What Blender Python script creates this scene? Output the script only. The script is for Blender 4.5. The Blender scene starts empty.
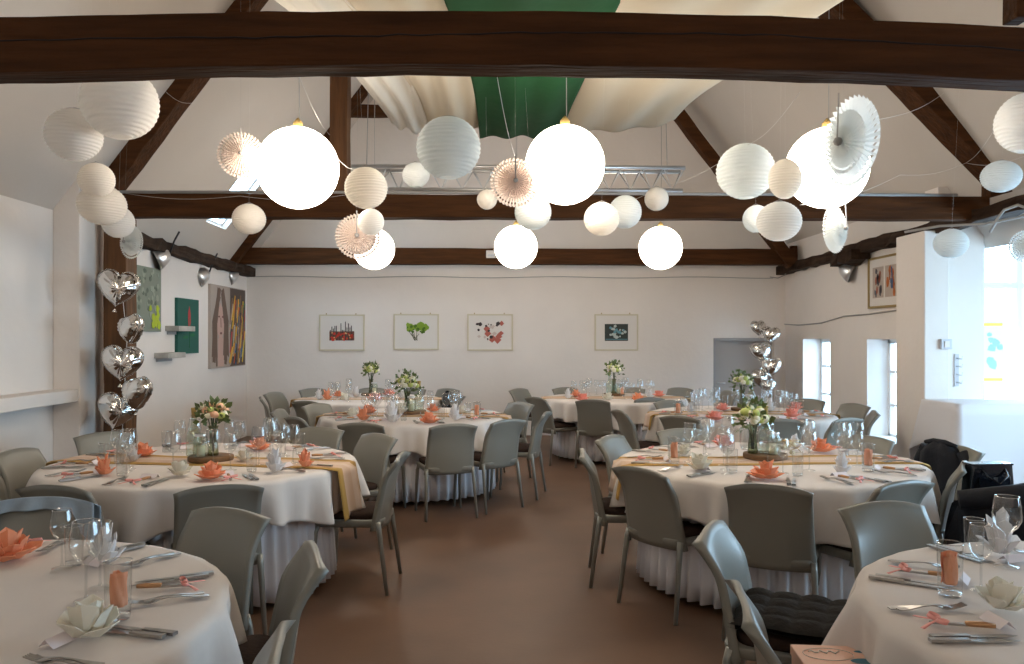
import bpy, math, random
from mathutils import Vector, Matrix
random.seed(7)
R = math.radians; PI = math.pi
S = bpy.context.scene
COL = S.collection

# ---------------------------------------------------------------- camera, world, exposure
F, HOR, CAMZ, YAW = 800.0, 338.0, 1.5, 1.2
cd = bpy.data.cameras.new('camera'); cam = bpy.data.objects.new('camera', cd); COL.objects.link(cam)
cam.location = (0, 0, CAMZ); cam.rotation_euler = (R(90), 0, R(-YAW))
cd.sensor_width = 36; cd.lens = F / 1024 * 36; cd.shift_y = (HOR - 332) / 1024
cd.clip_start = .05
S.camera = cam
w = bpy.data.worlds.new('world'); S.world = w; w.use_nodes = True
bg = w.node_tree.nodes['Background']
bg.inputs[0].default_value = (.50, .77, 1.0, 1); bg.inputs[1].default_value = 10.5
S.view_settings.view_transform = 'Standard'; S.view_settings.look = 'None'
S.view_settings.gamma = 1; S.view_settings.use_curve_mapping = False
S.view_settings.exposure = 0.28
S.cycles.max_bounces = 10; S.cycles.diffuse_bounces = 5; S.cycles.transparent_max_bounces = 24
S.cycles.glossy_bounces = 4; S.cycles.transmission_bounces = 6
S.cycles.caustics_reflective = False; S.cycles.caustics_refractive = False
GLOBE_POWER = 15.0
CY, SY = math.cos(R(YAW)), math.sin(R(YAW))

def C(X, Z):                         # camera-frame ground position -> room position
    return (X * CY + Z * SY, -X * SY + Z * CY)
def at(px, py, Z):
    X = (px - 512) * Z / F
    x, y = C(X, Z)
    return Vector((x, y, CAMZ + (HOR - py) * Z / F))
def onz(px, py, z):
    Z = (CAMZ - z) * F / (py - HOR)
    return at(px, py, Z)

def portal(name, loc, rot, sx, sy):
    l = bpy.data.lights.new(name, 'AREA'); l.shape = 'RECTANGLE'; l.size = sx; l.size_y = sy
    l.cycles.is_portal = True
    o = bpy.data.objects.new(name, l); COL.objects.link(o); o.location = loc; o.rotation_euler = rot
portal('window_portal', (5.55, 8.05, 1.35), (R(-90), 0, 0), 1.9, 2.2)
portal('window_portal', (6.3, 4.3, 1.6), (0, R(90), 0), 1.6, 5.2)

# ---------------------------------------------------------------- materials
def mat(name, col, rough=.6, metal=0, noise=0, nscale=8, bump=0, bscale=60, spec=.5, stretch=(1,1,1), col2=None, sheen=0, trans=0):
    m = bpy.data.materials.new(name); m.use_nodes = True
    nt = m.node_tree; b = nt.nodes['Principled BSDF']
    b.inputs['Roughness'].default_value = rough; b.inputs['Metallic'].default_value = metal
    b.inputs['Specular IOR Level'].default_value = spec
    b.inputs['Base Color'].default_value = (*col, 1)
    if noise or bump or col2:
        tc = nt.nodes.new('ShaderNodeTexCoord'); mp = nt.nodes.new('ShaderNodeMapping')
        mp.inputs['Scale'].default_value = stretch
        nt.links.new(tc.outputs['Object'], mp.inputs[0])
    if noise or col2:
        n = nt.nodes.new('ShaderNodeTexNoise'); n.inputs['Scale'].default_value = nscale; n.inputs['Detail'].default_value = 6
        nt.links.new(mp.outputs[0], n.inputs['Vector'])
        r = nt.nodes.new('ShaderNodeValToRGB')
        c2 = col2 or tuple(max(0, c * (1 - noise)) for c in col)
        c1 = col if col2 else tuple(min(1, c * (1 + noise)) for c in col)
        r.color_ramp.elements[0].position = .3; r.color_ramp.elements[1].position = .7
        r.color_ramp.elements[0].color = (*c2, 1); r.color_ramp.elements[1].color = (*c1, 1)
        nt.links.new(n.outputs[0], r.inputs[0]); nt.links.new(r.outputs[0], b.inputs['Base Color'])
    if bump:
        n2 = nt.nodes.new('ShaderNodeTexNoise'); n2.inputs['Scale'].default_value = bscale; n2.inputs['Detail'].default_value = 4
        nt.links.new(mp.outputs[0], n2.inputs['Vector'])
        bp = nt.nodes.new('ShaderNodeBump'); bp.inputs['Strength'].default_value = bump; bp.inputs['Distance'].default_value = .02
        nt.links.new(n2.outputs[0], bp.inputs['Height']); nt.links.new(bp.outputs[0], b.inputs['Normal'])
    if trans:
        tr = nt.nodes.new('ShaderNodeBsdfTranslucent'); tr.inputs[0].default_value = (*col, 1)
        mx = nt.nodes.new('ShaderNodeMixShader'); mx.inputs[0].default_value = trans
        nt.links.new(b.outputs[0], mx.inputs[1]); nt.links.new(tr.outputs[0], mx.inputs[2])
        nt.links.new(mx.outputs[0], nt.nodes['Material Output'].inputs[0])
    return m
def emit(name, col, st):
    m = bpy.data.materials.new(name); m.use_nodes = True; nt = m.node_tree
    b = nt.nodes['Principled BSDF']; b.inputs['Base Color'].default_value = (.8, .8, .8, 1)
    b.inputs['Emission Color'].default_value = (*col, 1); b.inputs['Emission Strength'].default_value = st
    return m
def glass(name, tint=(1, 1, 1), refl=1.0, rough=0.02):
    m = bpy.data.materials.new(name); m.use_nodes = True; nt = m.node_tree
    nt.nodes.remove(nt.nodes['Principled BSDF'])
    t = nt.nodes.new('ShaderNodeBsdfTransparent'); t.inputs[0].default_value = (*tint, 1)
    g = nt.nodes.new('ShaderNodeBsdfGlossy'); g.inputs['Roughness'].default_value = rough
    f = nt.nodes.new('ShaderNodeLayerWeight'); f.inputs[0].default_value = .5
    pw = nt.nodes.new('ShaderNodeMath'); pw.operation = 'POWER'; pw.inputs[1].default_value = 4.0
    mu = nt.nodes.new('ShaderNodeMath'); mu.operation = 'MULTIPLY_ADD'; mu.inputs[1].default_value = .5 * refl; mu.inputs[2].default_value = .05 * refl; mu.use_clamp = True
    mx = nt.nodes.new('ShaderNodeMixShader')
    nt.links.new(f.outputs['Facing'], pw.inputs[0]); nt.links.new(pw.outputs[0], mu.inputs[0]); nt.links.new(mu.outputs[0], mx.inputs[0])
    nt.links.new(t.outputs[0], mx.inputs[1]); nt.links.new(g.outputs[0], mx.inputs[2])
    nt.links.new(mx.outputs[0], nt.nodes['Material Output'].inputs[0])
    return m
MT = dict(
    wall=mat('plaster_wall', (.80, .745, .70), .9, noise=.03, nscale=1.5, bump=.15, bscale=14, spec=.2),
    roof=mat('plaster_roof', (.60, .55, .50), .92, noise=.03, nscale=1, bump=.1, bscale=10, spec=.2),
    floor=mat('vinyl_floor', (.150, .080, .046), .48, noise=.14, nscale=1.6, bump=.03, bscale=40, spec=.4),
    beam=mat('dark_timber', (.085, .033, .011), .75, col2=(.040, .016, .006), nscale=3, bump=.6, bscale=6, stretch=(.6, 6, 6), spec=.12),
    beamy=mat('dark_timber_lengthwise', (.060, .035, .022), .7, col2=(.018, .010, .007), nscale=3, bump=.6, bscale=6, stretch=(6, .6, 6), spec=.12),
    beamz=mat('brown_post_timber', (.15, .064, .022), .6, col2=(.075, .032, .012), nscale=3, bump=.4, bscale=6, stretch=(6, 6, .6), spec=.3),
    crack=mat('timber_crack', (.012, .006, .004), .9),
    cloth=mat('white_tablecloth', (.72, .66, .62), .85, bump=.12, bscale=9, spec=.15),
    skirt=mat('pleated_skirt_cloth', (.76, .76, .78), .85, spec=.15),
    canopy=mat('cream_canopy_cloth', (.72, .66, .55), .9, bump=.25, bscale=5, trans=.45, spec=.1),
    gauze=mat('white_gauze', (.85, .83, .78), .9, bump=.5, bscale=7, trans=.5, spec=.1),
    green=mat('green_canopy_cloth', (.016, .085, .030), .85, bump=.4, bscale=5, trans=.35, spec=.2),
    plastic=mat('grey_green_plastic', (.215, .205, .175), .36, noise=.04, nscale=3, spec=.5),
    leg=mat('grey_metal_leg', (.30, .30, .27), .35, metal=.4),
    seatpad=mat('brown_seat_pad', (.045, .028, .022), .9, bump=.3, bscale=60, spec=.1),
    quilt=mat('dark_grey_quilted_pad', (.035, .032, .030), .95, bump=.4, bscale=40, spec=.1),
    steel=mat('steel_cutlery', (.42, .40, .38), .28, metal=1),
    copper=mat('warm_handle', (.50, .27, .13), .35, metal=.6),
    ribbon=mat('pink_ribbon', (.82, .34, .30), .5),
    orange=mat('orange_napkin', (.95, .43, .25), .8, noise=.06, nscale=20, trans=.2, spec=.15),
    coral=mat('coral_napkin', (.95, .41, .32), .8, noise=.06, nscale=20, trans=.2, spec=.15),
    ivory=mat('ivory_napkin', (.86, .82, .72), .8, trans=.25, spec=.15),
    white=mat('white_napkin', (.85, .83, .83), .8, trans=.25, spec=.15),
    card=mat('place_card', (.80, .72, .74), .8),
    glass=glass('clear_glass', (.95, .96, .96), 2.1),
    rimglass=glass('glass_rim', (.9, .92, .92), 6.0, .1),
    vaseglass=glass('green_vase_glass', (.50, .55, .40), 2.2),
    bottle=glass('clear_bottle_glass', (.84, .90, .84), 2.4),
    pane=glass('window_pane', (.97, .98, 1), .8),
    black=mat('black_cloth', (.012, .013, .018), .75, bump=.3, bscale=30, spec=.25),
    patent=mat('black_patent_leather', (.008, .010, .016), .13, bump=.25, bscale=8, spec=.7),
    bluecloth=mat('pale_blue_cloth', (.36, .44, .52), .6, bump=.3, bscale=12, trans=.2),
    foil=mat('silver_foil', (.80, .79, .77), .09, metal=1, bump=.35, bscale=9),
    paper=mat('white_lantern_paper', (.92, .90, .87), .85, trans=.45, spec=.15),
    papery=mat('ivory_lantern_paper', (.94, .89, .82), .85, trans=.45, spec=.15),
    paperb=mat('pearl_lantern_paper', (.86, .89, .89), .85, trans=.45, spec=.15),
    rosette=mat('blush_rosette_paper', (.84, .73, .67), .85, trans=.4, spec=.15),
    rosetteg=mat('pale_grey_rosette_paper', (.84, .86, .85), .85, trans=.4, spec=.15),
    thread=mat('thread', (.75, .74, .72), .8),
    cable=mat('grey_cable', (.35, .34, .33), .6),
    alu=mat('aluminium', (.72, .72, .72), .3, metal=.9),
    darkmetal=mat('dark_metal', (.03, .03, .032), .45, metal=.5),
    frame=mat('pale_gold_frame', (.62, .56, .42), .5),
    goldframe=mat('gold_frame', (.42, .30, .12), .4, metal=.5),
    mount=mat('white_mount', (.74, .70, .66), .8),
    paint=mat('white_paint', (.80, .80, .80), .45),
    doorp=mat('grey_door_paint', (.40, .36, .33), .6),
    slice=mat('wood_slice', (.16, .085, .035), .7, noise=.3, nscale=12),
    leaf=mat('leaf_green', (.11, .15, .045), .6, noise=.35, nscale=9),
    stem=mat('stem_green', (.035, .055, .018), .6),
    petalw=mat('cream_petals', (.85, .80, .62), .7, noise=.05),
    petaly=mat('lime_petals', (.50, .55, .16), .7, noise=.1),
    petalo=mat('peach_petals', (.86, .48, .30), .7, noise=.08),
    cork=mat('cork', (.45, .30, .10), .8),
    twine=mat('gold_wire', (.7, .5, .2), .3, metal=1),
    candle=mat('ivory_candle', (.85, .78, .6), .6),
    box=mat('blush_card_box', (.80, .48, .36), .5),
    blue=mat('petrol_blue_print', (.02, .14, .20), .5),
    silverp=mat('silver_print', (.75, .66, .60), .3, metal=.4),
    globe=emit('lit_globe', (1.0, .87, .71), GLOBE_POWER),
    socket=mat('grey_plastic', (.55, .56, .6), .5),
    yellow=mat('yellow_print', (.90, .66, .12), .6),
    skyblue=mat('blue_print', (.35, .58, .75), .6),
    slate=mat('grey_box_panel', (.4, .42, .45), .5),
)
def runner_material():
    m = mat('organza_runner', (.7, .5, .4), .75, trans=.15, spec=.2); nt = m.node_tree; b = nt.nodes['Principled BSDF']
    uv = nt.nodes.new('ShaderNodeUVMap'); sp = nt.nodes.new('ShaderNodeSeparateXYZ'); r = nt.nodes.new('ShaderNodeValToRGB')
    nt.links.new(uv.outputs[0], sp.inputs[0]); nt.links.new(sp.outputs[0], r.inputs[0])
    e = r.color_ramp; e.interpolation = 'CONSTANT'
    g = (.52, .31, .085, 1); p = (.74, .55, .42, 1)
    e.elements[0].color = g; e.elements[1].position = .2; e.elements[1].color = p
    a = e.elements.new(.5); a.color = (.80, .64, .55, 1)
    a = e.elements.new(.62); a.color = p
    a = e.elements.new(.8); a.color = g
    nt.links.new(r.outputs[0], b.inputs['Base Color'])
    return m
MT['runner'] = runner_material()

# ---------------------------------------------------------------- mesh helpers
class MB:
    def __init__(s): s.v = []; s.f = []; s.uv = None; s.flat = set()
    def add(s, vs, fs, M=None, flat=False):
        o = len(s.v)
        for p in vs:
            p = Vector(p); s.v.append(M @ p if M is not None else p)
        for f in fs:
            if flat: s.flat.add(len(s.f))
            s.f.append(tuple(i + o for i in f))
        return s
    def box(s, a, b, M=None):
        x0, y0, z0 = a; x1, y1, z1 = b
        vs = [(x0,y0,z0),(x1,y0,z0),(x1,y1,z0),(x0,y1,z0),(x0,y0,z1),(x1,y0,z1),(x1,y1,z1),(x0,y1,z1)]
        return s.add(vs, [(3,2,1,0),(4,5,6,7),(0,1,5,4),(1,2,6,5),(2,3,7,6),(3,0,4,7)], M, True)
    def bar(s, p, q, wd, ht, up=(0, 0, 1), n=1, jit=0):   # square beam between two points
        p = Vector(p); q = Vector(q); d = (q - p).normalized(); u = Vector(up)
        sx = d.cross(u).normalized(); u = sx.cross(d).normalized()
        vs = []
        for i in range(n + 1):
            c = p.lerp(q, i / n)
            for a, b in ((-1,-1),(1,-1),(1,1),(-1,1)):
                j = Vector((random.uniform(-jit, jit), random.uniform(-jit, jit), random.uniform(-jit, jit))) if 0 < i < n else Vector()
                vs.append(c + sx * a * wd / 2 + u * b * ht / 2 + j)
        fs = [(3,2,1,0), tuple(n*4 + k for k in range(4))]
        for i in range(n):
            for k in range(4):
                fs.append((i*4+k, i*4+(k+1)%4, (i+1)*4+(k+1)%4, (i+1)*4+k))
        return s.add(vs, fs, None, True)
    def tube(s, pts, r, n=8, M=None, cap=True):
        pts = [Vector(p) for p in pts]; rs = r if isinstance(r, (list, tuple)) else [r] * len(pts)
        vs = []; prev = None
        for i, p in enumerate(pts):
            d = (pts[min(i+1, len(pts)-1)] - pts[max(i-1, 0)]).normalized()
            a = prev if prev else (Vector((0,0,1)) if abs(d.z) < .9 else Vector((1,0,0)))
            x = d.cross(a).normalized(); y = x.cross(d).normalized(); prev = y
            for k in range(n):
                t = 2 * PI * k / n
                vs.append(p + (x * math.cos(t) + y * math.sin(t)) * rs[i])
        fs = [(i*n+k, i*n+(k+1)%n, (i+1)*n+(k+1)%n, (i+1)*n+k) for i in range(len(pts)-1) for k in range(n)]
        if cap: fs += [tuple(range(n))[::-1], tuple((len(pts)-1)*n + k for k in range(n))]
        return s.add(vs, fs, M)
    def lathe(s, prof, n=24, M=None, cap=False):
        vs = [(r*math.cos(2*PI*k/n), r*math.sin(2*PI*k/n), z) for r, z in prof for k in range(n)]
        fs = [(i*n+k, i*n+(k+1)%n, (i+1)*n+(k+1)%n, (i+1)*n+k) for i in range(len(prof)-1) for k in range(n)]
        if cap: fs += [tuple(range(n))[::-1], tuple((len(prof)-1)*n + k for k in range(n))]
        return s.add(vs, fs, M)
    def grid(s, fn, nu, nv, M=None, uv=False, closed=False):
        vs = []; m = nu if closed else nu + 1
        for j in range(nv + 1):
            for i in range(m): vs.append(fn(i / nu, j / nv))
        fs = [(j*m+i, j*m+(i+1)%m, (j+1)*m+(i+1)%m, (j+1)*m+i) for j in range(nv) for i in range(nu)]
        if uv: s.uv = [(i / nu, j / nv) for j in range(nv + 1) for i in range(m)]
        return s.add(vs, fs, M)
    def ball(s, c, r, n=10, sc=(1,1,1), M=None):
        c = Vector(c); prof = []
        vs = []
        for j in range(n//2 + 1):
            a = -PI/2 + PI * j / (n//2)
            for k in range(n):
                vs.append(c + Vector((math.cos(a)*math.cos(2*PI*k/n)*r*sc[0], math.cos(a)*math.sin(2*PI*k/n)*r*sc[1], math.sin(a)*r*sc[2])))
        fs = [(j*n+k, j*n+(k+1)%n, (j+1)*n+(k+1)%n, (j+1)*n+k) for j in range(n//2) for k in range(n)]
        return s.add(vs, fs, M)
    def build(s, name, m, parent=None, smooth=True, solid=0, bevel=0, sub=0, weld=False):
        me = bpy.data.meshes.new(name); me.from_pydata([tuple(v) for v in s.v], [], s.f)
        if s.uv and len(s.uv) == len(s.v):
            ul = me.uv_layers.new(name='UVMap')
            for l in me.loops: ul.data[l.index].uv = s.uv[l.vertex_index]
        for i, p in enumerate(me.polygons): p.use_smooth = smooth and i not in s.flat
        me.materials.append(MT[m] if isinstance(m, str) else m)
        me.update()
        o = bpy.data.objects.new(name, me); COL.objects.link(o)
        if parent: o.parent = parent
        if bevel:
            b = o.modifiers.new('bevel', 'BEVEL'); b.width = bevel; b.segments = 2; b.limit_method = 'ANGLE'
        if solid:
            b = o.modifiers.new('solid', 'SOLIDIFY'); b.thickness = solid; b.offset = 0
        if sub:
            b = o.modifiers.new('sub', 'SUBSURF'); b.levels = sub; b.render_levels = sub
        return o
def tag(o, label=None, cat=None, group=None, kind=None):
    if label: o['label'] = label
    if cat: o['category'] = cat
    if group: o['group'] = group
    if kind: o['kind'] = kind
    return o
def root(name, loc=(0, 0, 0), rz=0, label=None, cat=None, group=None):
    o = bpy.data.objects.new(name, None); COL.objects.link(o); o.location = loc; o.rotation_euler = (0, 0, rz)
    return tag(o, label, cat, group)
def struct(o, label=None):
    o['kind'] = 'structure'
    if label: o['label'] = label
    return o
def copy_tree(o, parent=None):
    c = o.copy(); COL.objects.link(c); c.parent = parent
    for ch in list(o.children): copy_tree(ch, c)
    return c
def place(proto, loc, rz, label, group=None, rot=None, scale=None):
    if proto.get('placed'): o = copy_tree(proto)
    else: o = proto; proto['placed'] = 1
    o.location = loc; o.rotation_euler = rot if rot else (0, 0, rz)
    if scale: o.scale = (scale,) * 3 if isinstance(scale, (int, float)) else scale
    o['label'] = label
    if group: o['group'] = group
    return o
def clear_flags():
    for o in bpy.data.objects:
        if 'placed' in o: del o['placed']

# ---------------------------------------------------------------- the room
LX, RX, BY, EZ = -3.80, 4.5, 12.32, 2.6      # left wall, right wall, back wall, eaves
struct(MB().box((-4.3, -3.2, -.1), (6.6, 12.6, 0)).build('floor', 'floor'), 'brown vinyl floor with a dull sheen')
# back wall with a low recess for the door
g = MB()
dx0, dz = at(715, 338, 12.3).x, 1.5
dx1 = dx0 + .95
def gable(x): return min(EZ + (x - LX) * 1.33, EZ - .2 + (4.9 - x) * 1.33)
g.box((LX - .3, BY, 0), (dx0, BY + .25, 2.9)); g.box((dx1, BY, 0), (RX + .4, BY + .25, 2.9)); g.box((dx0, BY, dz), (dx1, BY + .25, 2.9))
g.box((dx0, BY + .16, 0), (dx1, BY + .25, dz))
g.add([(LX-.3, BY, 2.9), (RX+.5, BY, 2.9), (.45, BY, 8.4), (LX-.3, BY+.25, 2.9), (RX+.5, BY+.25, 2.9), (.45, BY+.25, 8.4)], [(0,1,2), (5,4,3)], None, True)
struct(g.build('wall_back', 'wall', smooth=False), 'white plastered gable wall with pictures')
d = struct(MB().box((dx0+.01, BY+.10, 0), (dx1-.01, BY+.155, dz-.03)).build('door_1', 'doorp', smooth=False), 'grey recessed door in the back wall')
MB().box((dx0, BY-.015, dz-.045), (dx1, BY+.12, dz)).box((dx0, BY-.005, 0), (dx0+.03, BY+.12, dz)).build('door_frame', 'cable', d, smooth=False)
MB().tube([(dx0+.1, BY+.10, .8), (dx0+.1, BY+.05, .8), (dx0+.2, BY+.05, .8)], .009, 6).build('door_handle', 'alu', d)
# left wall, pier, ledge
struct(MB().box((LX-.3, -3.2, 0), (LX, BY, 2.75)).build('wall_left', 'wall', smooth=False), 'white plastered wall on the left')
struct(MB().box((LX, 6.95, 0), (-3.57, 7.42, 3.10)).build('wall_left_pier', 'wall', smooth=False, bevel=.01))
struct(MB().box((LX, -3.2, .955), (-3.58, 6.95, 1.06)).build('trim_1', 'wall', smooth=False, bevel=.008), 'white plaster ledge along the left wall')
# roof slopes (left with a roof window opening)
def slope_l(x0): return EZ + (x0 - LX) * 1.33
def quad(g, a, b, c, dd, n, t=.15):
    n = Vector(n).normalized() * t
    vs = [Vector(p) for p in (a, b, c, dd)]; vs += [v + n for v in vs]
    g.add(vs, [(0,1,2,3), (7,6,5,4), (0,4,5,1), (1,5,6,2), (2,6,7,3), (3,7,4,0)], None, True)
sy0, sy1, sz0, sz1 = 9.9, 10.62, 2.93, 3.95
def lp(y, z): return (LX + (z - EZ) / 1.33, y, z)
TOPZ = 8.3
g = MB(); n = (-1.33, 0, 1)
quad(g, lp(-3.2, EZ-.1), lp(sy0, EZ-.1), lp(sy0, TOPZ), lp(-3.2, TOPZ), n)
quad(g, lp(sy1, EZ-.1), lp(BY+.1, EZ-.1), lp(BY+.1, TOPZ), lp(sy1, TOPZ), n)
quad(g, lp(sy0, EZ-.1), lp(sy1, EZ-.1), lp(sy1, sz0), lp(sy0, sz0), n)
quad(g, lp(sy0, sz1), lp(sy1, sz1), lp(sy1, TOPZ), lp(sy0, TOPZ), n)
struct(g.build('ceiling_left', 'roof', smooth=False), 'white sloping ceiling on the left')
wn = MB()
for (a, b) in (((sy0, sz0), (sy1, sz0)), ((sy0, sz1), (sy1, sz1)), ((sy0, sz0), (sy0, sz1)), ((sy1, sz0), (sy1, sz1))):
    p, q = Vector(lp(*a)), Vector(lp(*b)); off = Vector(n).normalized() * .1
    wn.bar(p + off, q + off, .05, .05, up=n)
o = struct(wn.build('window_1', 'paint', smooth=False), 'roof window in the left slope')
g = MB(); off = Vector(n).normalized() * .1
g.add([Vector(lp(sy0, sz0))+off, Vector(lp(sy1, sz0))+off, Vector(lp(sy1, sz1))+off, Vector(lp(sy0, sz1))+off], [(0,1,2,3)], None, True); g.build('window_pane', 'pane', o)
def rp(y, z): return (4.95 - (z - EZ + .2) / 1.30, y, z)
g = MB(); quad(g, rp(-3.2, EZ-.2), rp(-3.2, TOPZ), rp(BY+.1, TOPZ), rp(BY+.1, EZ-.2), (1.3, 0, 1))
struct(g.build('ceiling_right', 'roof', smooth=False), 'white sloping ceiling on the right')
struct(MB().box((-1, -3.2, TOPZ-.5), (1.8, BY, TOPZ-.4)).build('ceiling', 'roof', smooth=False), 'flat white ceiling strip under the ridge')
# right wall with two slit windows
def rwy(px): return (lambda Z: C((px - 512) * Z / F, Z)[1])(RX / ((px - 512) / F * CY + SY))
wy = [(rwy(899), rwy(867)), (rwy(830), rwy(803))]
WZ0, WZ1 = .30, 1.485
g = MB(); X0, X1 = RX, RX + .34
g.box((X0, 7.9, 0), (X1, BY, WZ0)); g.box((X0, 7.9, WZ1), (X1, BY, 2.95))
ys = [7.9, wy[0][0], wy[0][1], wy[1][0], wy[1][1], BY]
for i in (0, 2, 4): g.box((X0, ys[i], WZ0), (X1, ys[i+1], WZ1))
struct(g.build('wall_right', 'wall', smooth=False), 'white wall on the right with two narrow windows')
for i, (a, b) in enumerate(wy):
    f = MB()
    f.box((X1-.08, a, WZ0), (X1-.03, a+.05, WZ1)); f.box((X1-.08, b-.05, WZ0), (X1-.03, b, WZ1))
    f.box((X1-.08, a, WZ0), (X1-.03, b, WZ0+.05)); f.box((X1-.08, a, WZ1-.05), (X1-.03, b, WZ1))
    f.box((X1-.075, a, .68), (X1-.035, b, .71)); f.box((X1-.075, a, 1.08), (X1-.035, b, 1.11))
    o = struct(f.build('window_%d' % (i + 2), 'paint', smooth=False), 'narrow white window deep in the right wall')
    MB().box((X1-.058, a+.05, WZ0+.05), (X1-.052, b-.05, WZ1-.05)).build('window_pane', 'pane', o, smooth=False)
    MB().box((X0-.03, a, WZ0), (X1-.08, b, WZ0+.02)).build('window_sill', 'paint', o, smooth=False)
# pier at the end of the right wall, the lighter side bay and its windows
struct(MB().box((4.23, 7.8, 0), (4.48, 8.36, 2.56)).build('wall_right_pier', 'wall', smooth=False, bevel=.01))
g = MB(); g.box((4.5, 7.9, 2.52), (6.5, 8.1, 3.0)); g.box((4.5, 7.9, 0), (6.5, 8.1, .2)); g.box((4.40, 7.86, 0), (4.86, 8.1, 3.0)); g.box((6.3, 7.9, 0), (6.5, 8.1, 3.0))
struct(g.build('wall_bay', 'wall', smooth=False), 'white wall around the tall bay window')
f = MB()
for x in (4.86, 5.25, 5.75, 6.24): f.box((x, 7.94, .2), (x + .06, 8.02, 2.52))
for z in (.2, 2.0, 2.46): f.box((4.86, 7.945, z), (6.3, 8.015, z + .06))
o = struct(f.build('window_4', 'paint', smooth=False), 'tall bright bay window behind the buffet table')
MB().box((4.90, 7.975, .24), (6.28, 7.98, 2.48)).build('window_pane', 'pane', o, smooth=False)
g = MB(); g.box((6.2, -3.2, 0), (6.4, 8.1, .8)); g.box((6.2, -3.2, 2.4), (6.4, 8.1, 3.0)); g.box((6.2, 6.9, .8), (6.4, 8.1, 2.4)); g.box((6.2, -3.2, .8), (6.4, 1.7, 2.4))
struct(g.build('wall_bay_side', 'wall', smooth=False), 'outer wall of the side bay')
f = MB()
for y in (1.7, 3.0, 4.3, 5.6, 6.84): f.box((6.25, y, .8), (6.31, y + .06, 2.4))
for z in (.8, 2.34): f.box((6.25, 1.7, z), (6.31, 6.9, z + .06))
struct(f.build('window_5', 'paint', smooth=False), 'long window in the side bay')
struct(MB().box((4.52, -3.2, 2.68), (6.4, 8.1, 2.78)).build('ceiling_bay', 'roof', smooth=False), 'low flat ceiling of the side bay')
g = MB(); g.box((-4.3, -3.4, 0), (6.6, -3.2, 3)); g.add([(-4.3, -3.3, 3), (6.6, -3.3, 3), (.45, -3.3, 8.6)], [(0, 1, 2)], None, True)
struct(g.build('wall_front', 'wall', smooth=False), 'wall behind the viewer')

# ---------------------------------------------------------------- timber
def timber(name, p, q, wd, ht, m, label, up=(0, 0, 1), n=24, jit=.006, cat='beam'):
    o = MB().bar(p, q, wd, ht, up, n, jit).build(name, m, smooth=False, bevel=.006)
    return tag(o, label, cat)
NY, MY = 3.24, 7.30
o = timber('tie_beam', (LX, NY, 2.685), (4.9, NY, 2.685), .15, .215, 'beam', 'huge dark brown beam crossing the whole top of the view', jit=.004, n=48)
def bow(x): return .004 - .046 * min(1.2, ((x - .07) / 2.05) ** 2)        # the old timber is crooked, highest in the middle
for v in o.data.vertices: v.co.z += bow(v.co.x)
cr = []
for i in range(60):
    x = -2.3 + i * .08; cr.append((x, NY - .0765, 2.70 + bow(x) + .012 * math.sin(x * 1.7) + random.uniform(-.004, .004)))
MB().tube(cr, .0035, 5).build('drying_crack', 'crack', o)
for x in (-1.62, -1.02):
    MB().tube([(x, NY, 2.78 + bow(x)), (x, NY, 2.81 + bow(x))], .003, 5).build('nail', 'darkmetal', o)
timber('tie_beam', (-3.42, MY, 2.69), (4.62, MY, 2.69), .16, .21, 'beam', 'long dark beam in the middle, crossing behind the lanterns')
timber('tie_beam', (-4.0, 11.72, 2.69), (4.38, 11.72, 2.69), .2, .23, 'beam', 'furthest dark beam, along the top of the back wall')
def cpt(px, py, Z): return at(px, py, Z)
def ext(a, b, ta, tb):
    d = b - a; return a - d * ta, b + d * tb
a, b = ext(cpt(114, 181, MY), cpt(189, 81, MY), .22, 2.2)
timber('rafter', a, b, .18, .22, 'beam', 'slanting dark rafter high on the left behind the biggest lantern', up=(0, 1, 0))
a, b = ext(cpt(994, 171, MY), cpt(909, 84, MY), .25, 2.0)
timber('rafter', a, b, .18, .28, 'beam', 'broad slanting dark rafter high on the right', up=(0, 1, 0))
a, b = ext(cpt(230, 252, 11.5), cpt(329, 122, 11.5), .08, 1.6); a.x += .13; b.x += .13
timber('rafter', a, b, .16, .17, 'beam', 'thin far rafter slanting up behind the wooden post', up=(0, 1, 0))
a, b = ext(cpt(790, 262, 11.72), cpt(690, 130, 11.72), .02, 1.6)
timber('rafter', a, b, .16, .19, 'beam', 'thin far rafter slanting down right of the cloth canopy', up=(0, 1, 0))
p = cpt(341, 112, 11.72)
timber('collar_beam', (p.x-.5, 11.72, p.z), (1.4, 11.72, p.z), .14, .16, 'beam', 'short dark collar beam seen beside the post top')
p = cpt(341, 195, MY)
timber('post', (p.x, MY, 2.795), (p.x, MY, 5.6), .16, .17, 'beamz', 'lighter brown upright post standing on the middle beam', up=(0, 1, 0), n=10, cat='post')
p = cpt(124, 300, MY)
timber('post', (p.x, MY, 0), (p.x, MY, 2.585), .2, .22, 'beamz', 'brown wall post behind the heart balloons on the left', up=(0, 1, 0), n=12, jit=.004, cat='post')
timber('post', (4.60, MY, 2.795), (4.60, MY, 3.1), .14, .14, 'beam', 'short dark stub post at the right end of the middle beam', up=(0, 1, 0), n=2, cat='post')
timber('post', (4.40, 11.72, 2.58), (4.40, 11.72, 2.86), .09, .09, 'beam', 'short dark post at the right end of the furthest beam', up=(0, 1, 0), n=2, cat='post')
p = at(1020, 10, NY)
timber('post', (p.x + .02, NY, 2.8), (p.x + .02, NY, 3.4), .07, .1, 'beam', 'dark upright in the top right corner above the big beam', up=(0, 1, 0), n=2, cat='post')
timber('wall_plate', (LX + .07, 7.4, 2.53), (LX + .07, BY, 2.50), .13, .13, 'beamy', 'rough dark beam running back along the left eaves', n=30, jit=.016)
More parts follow.
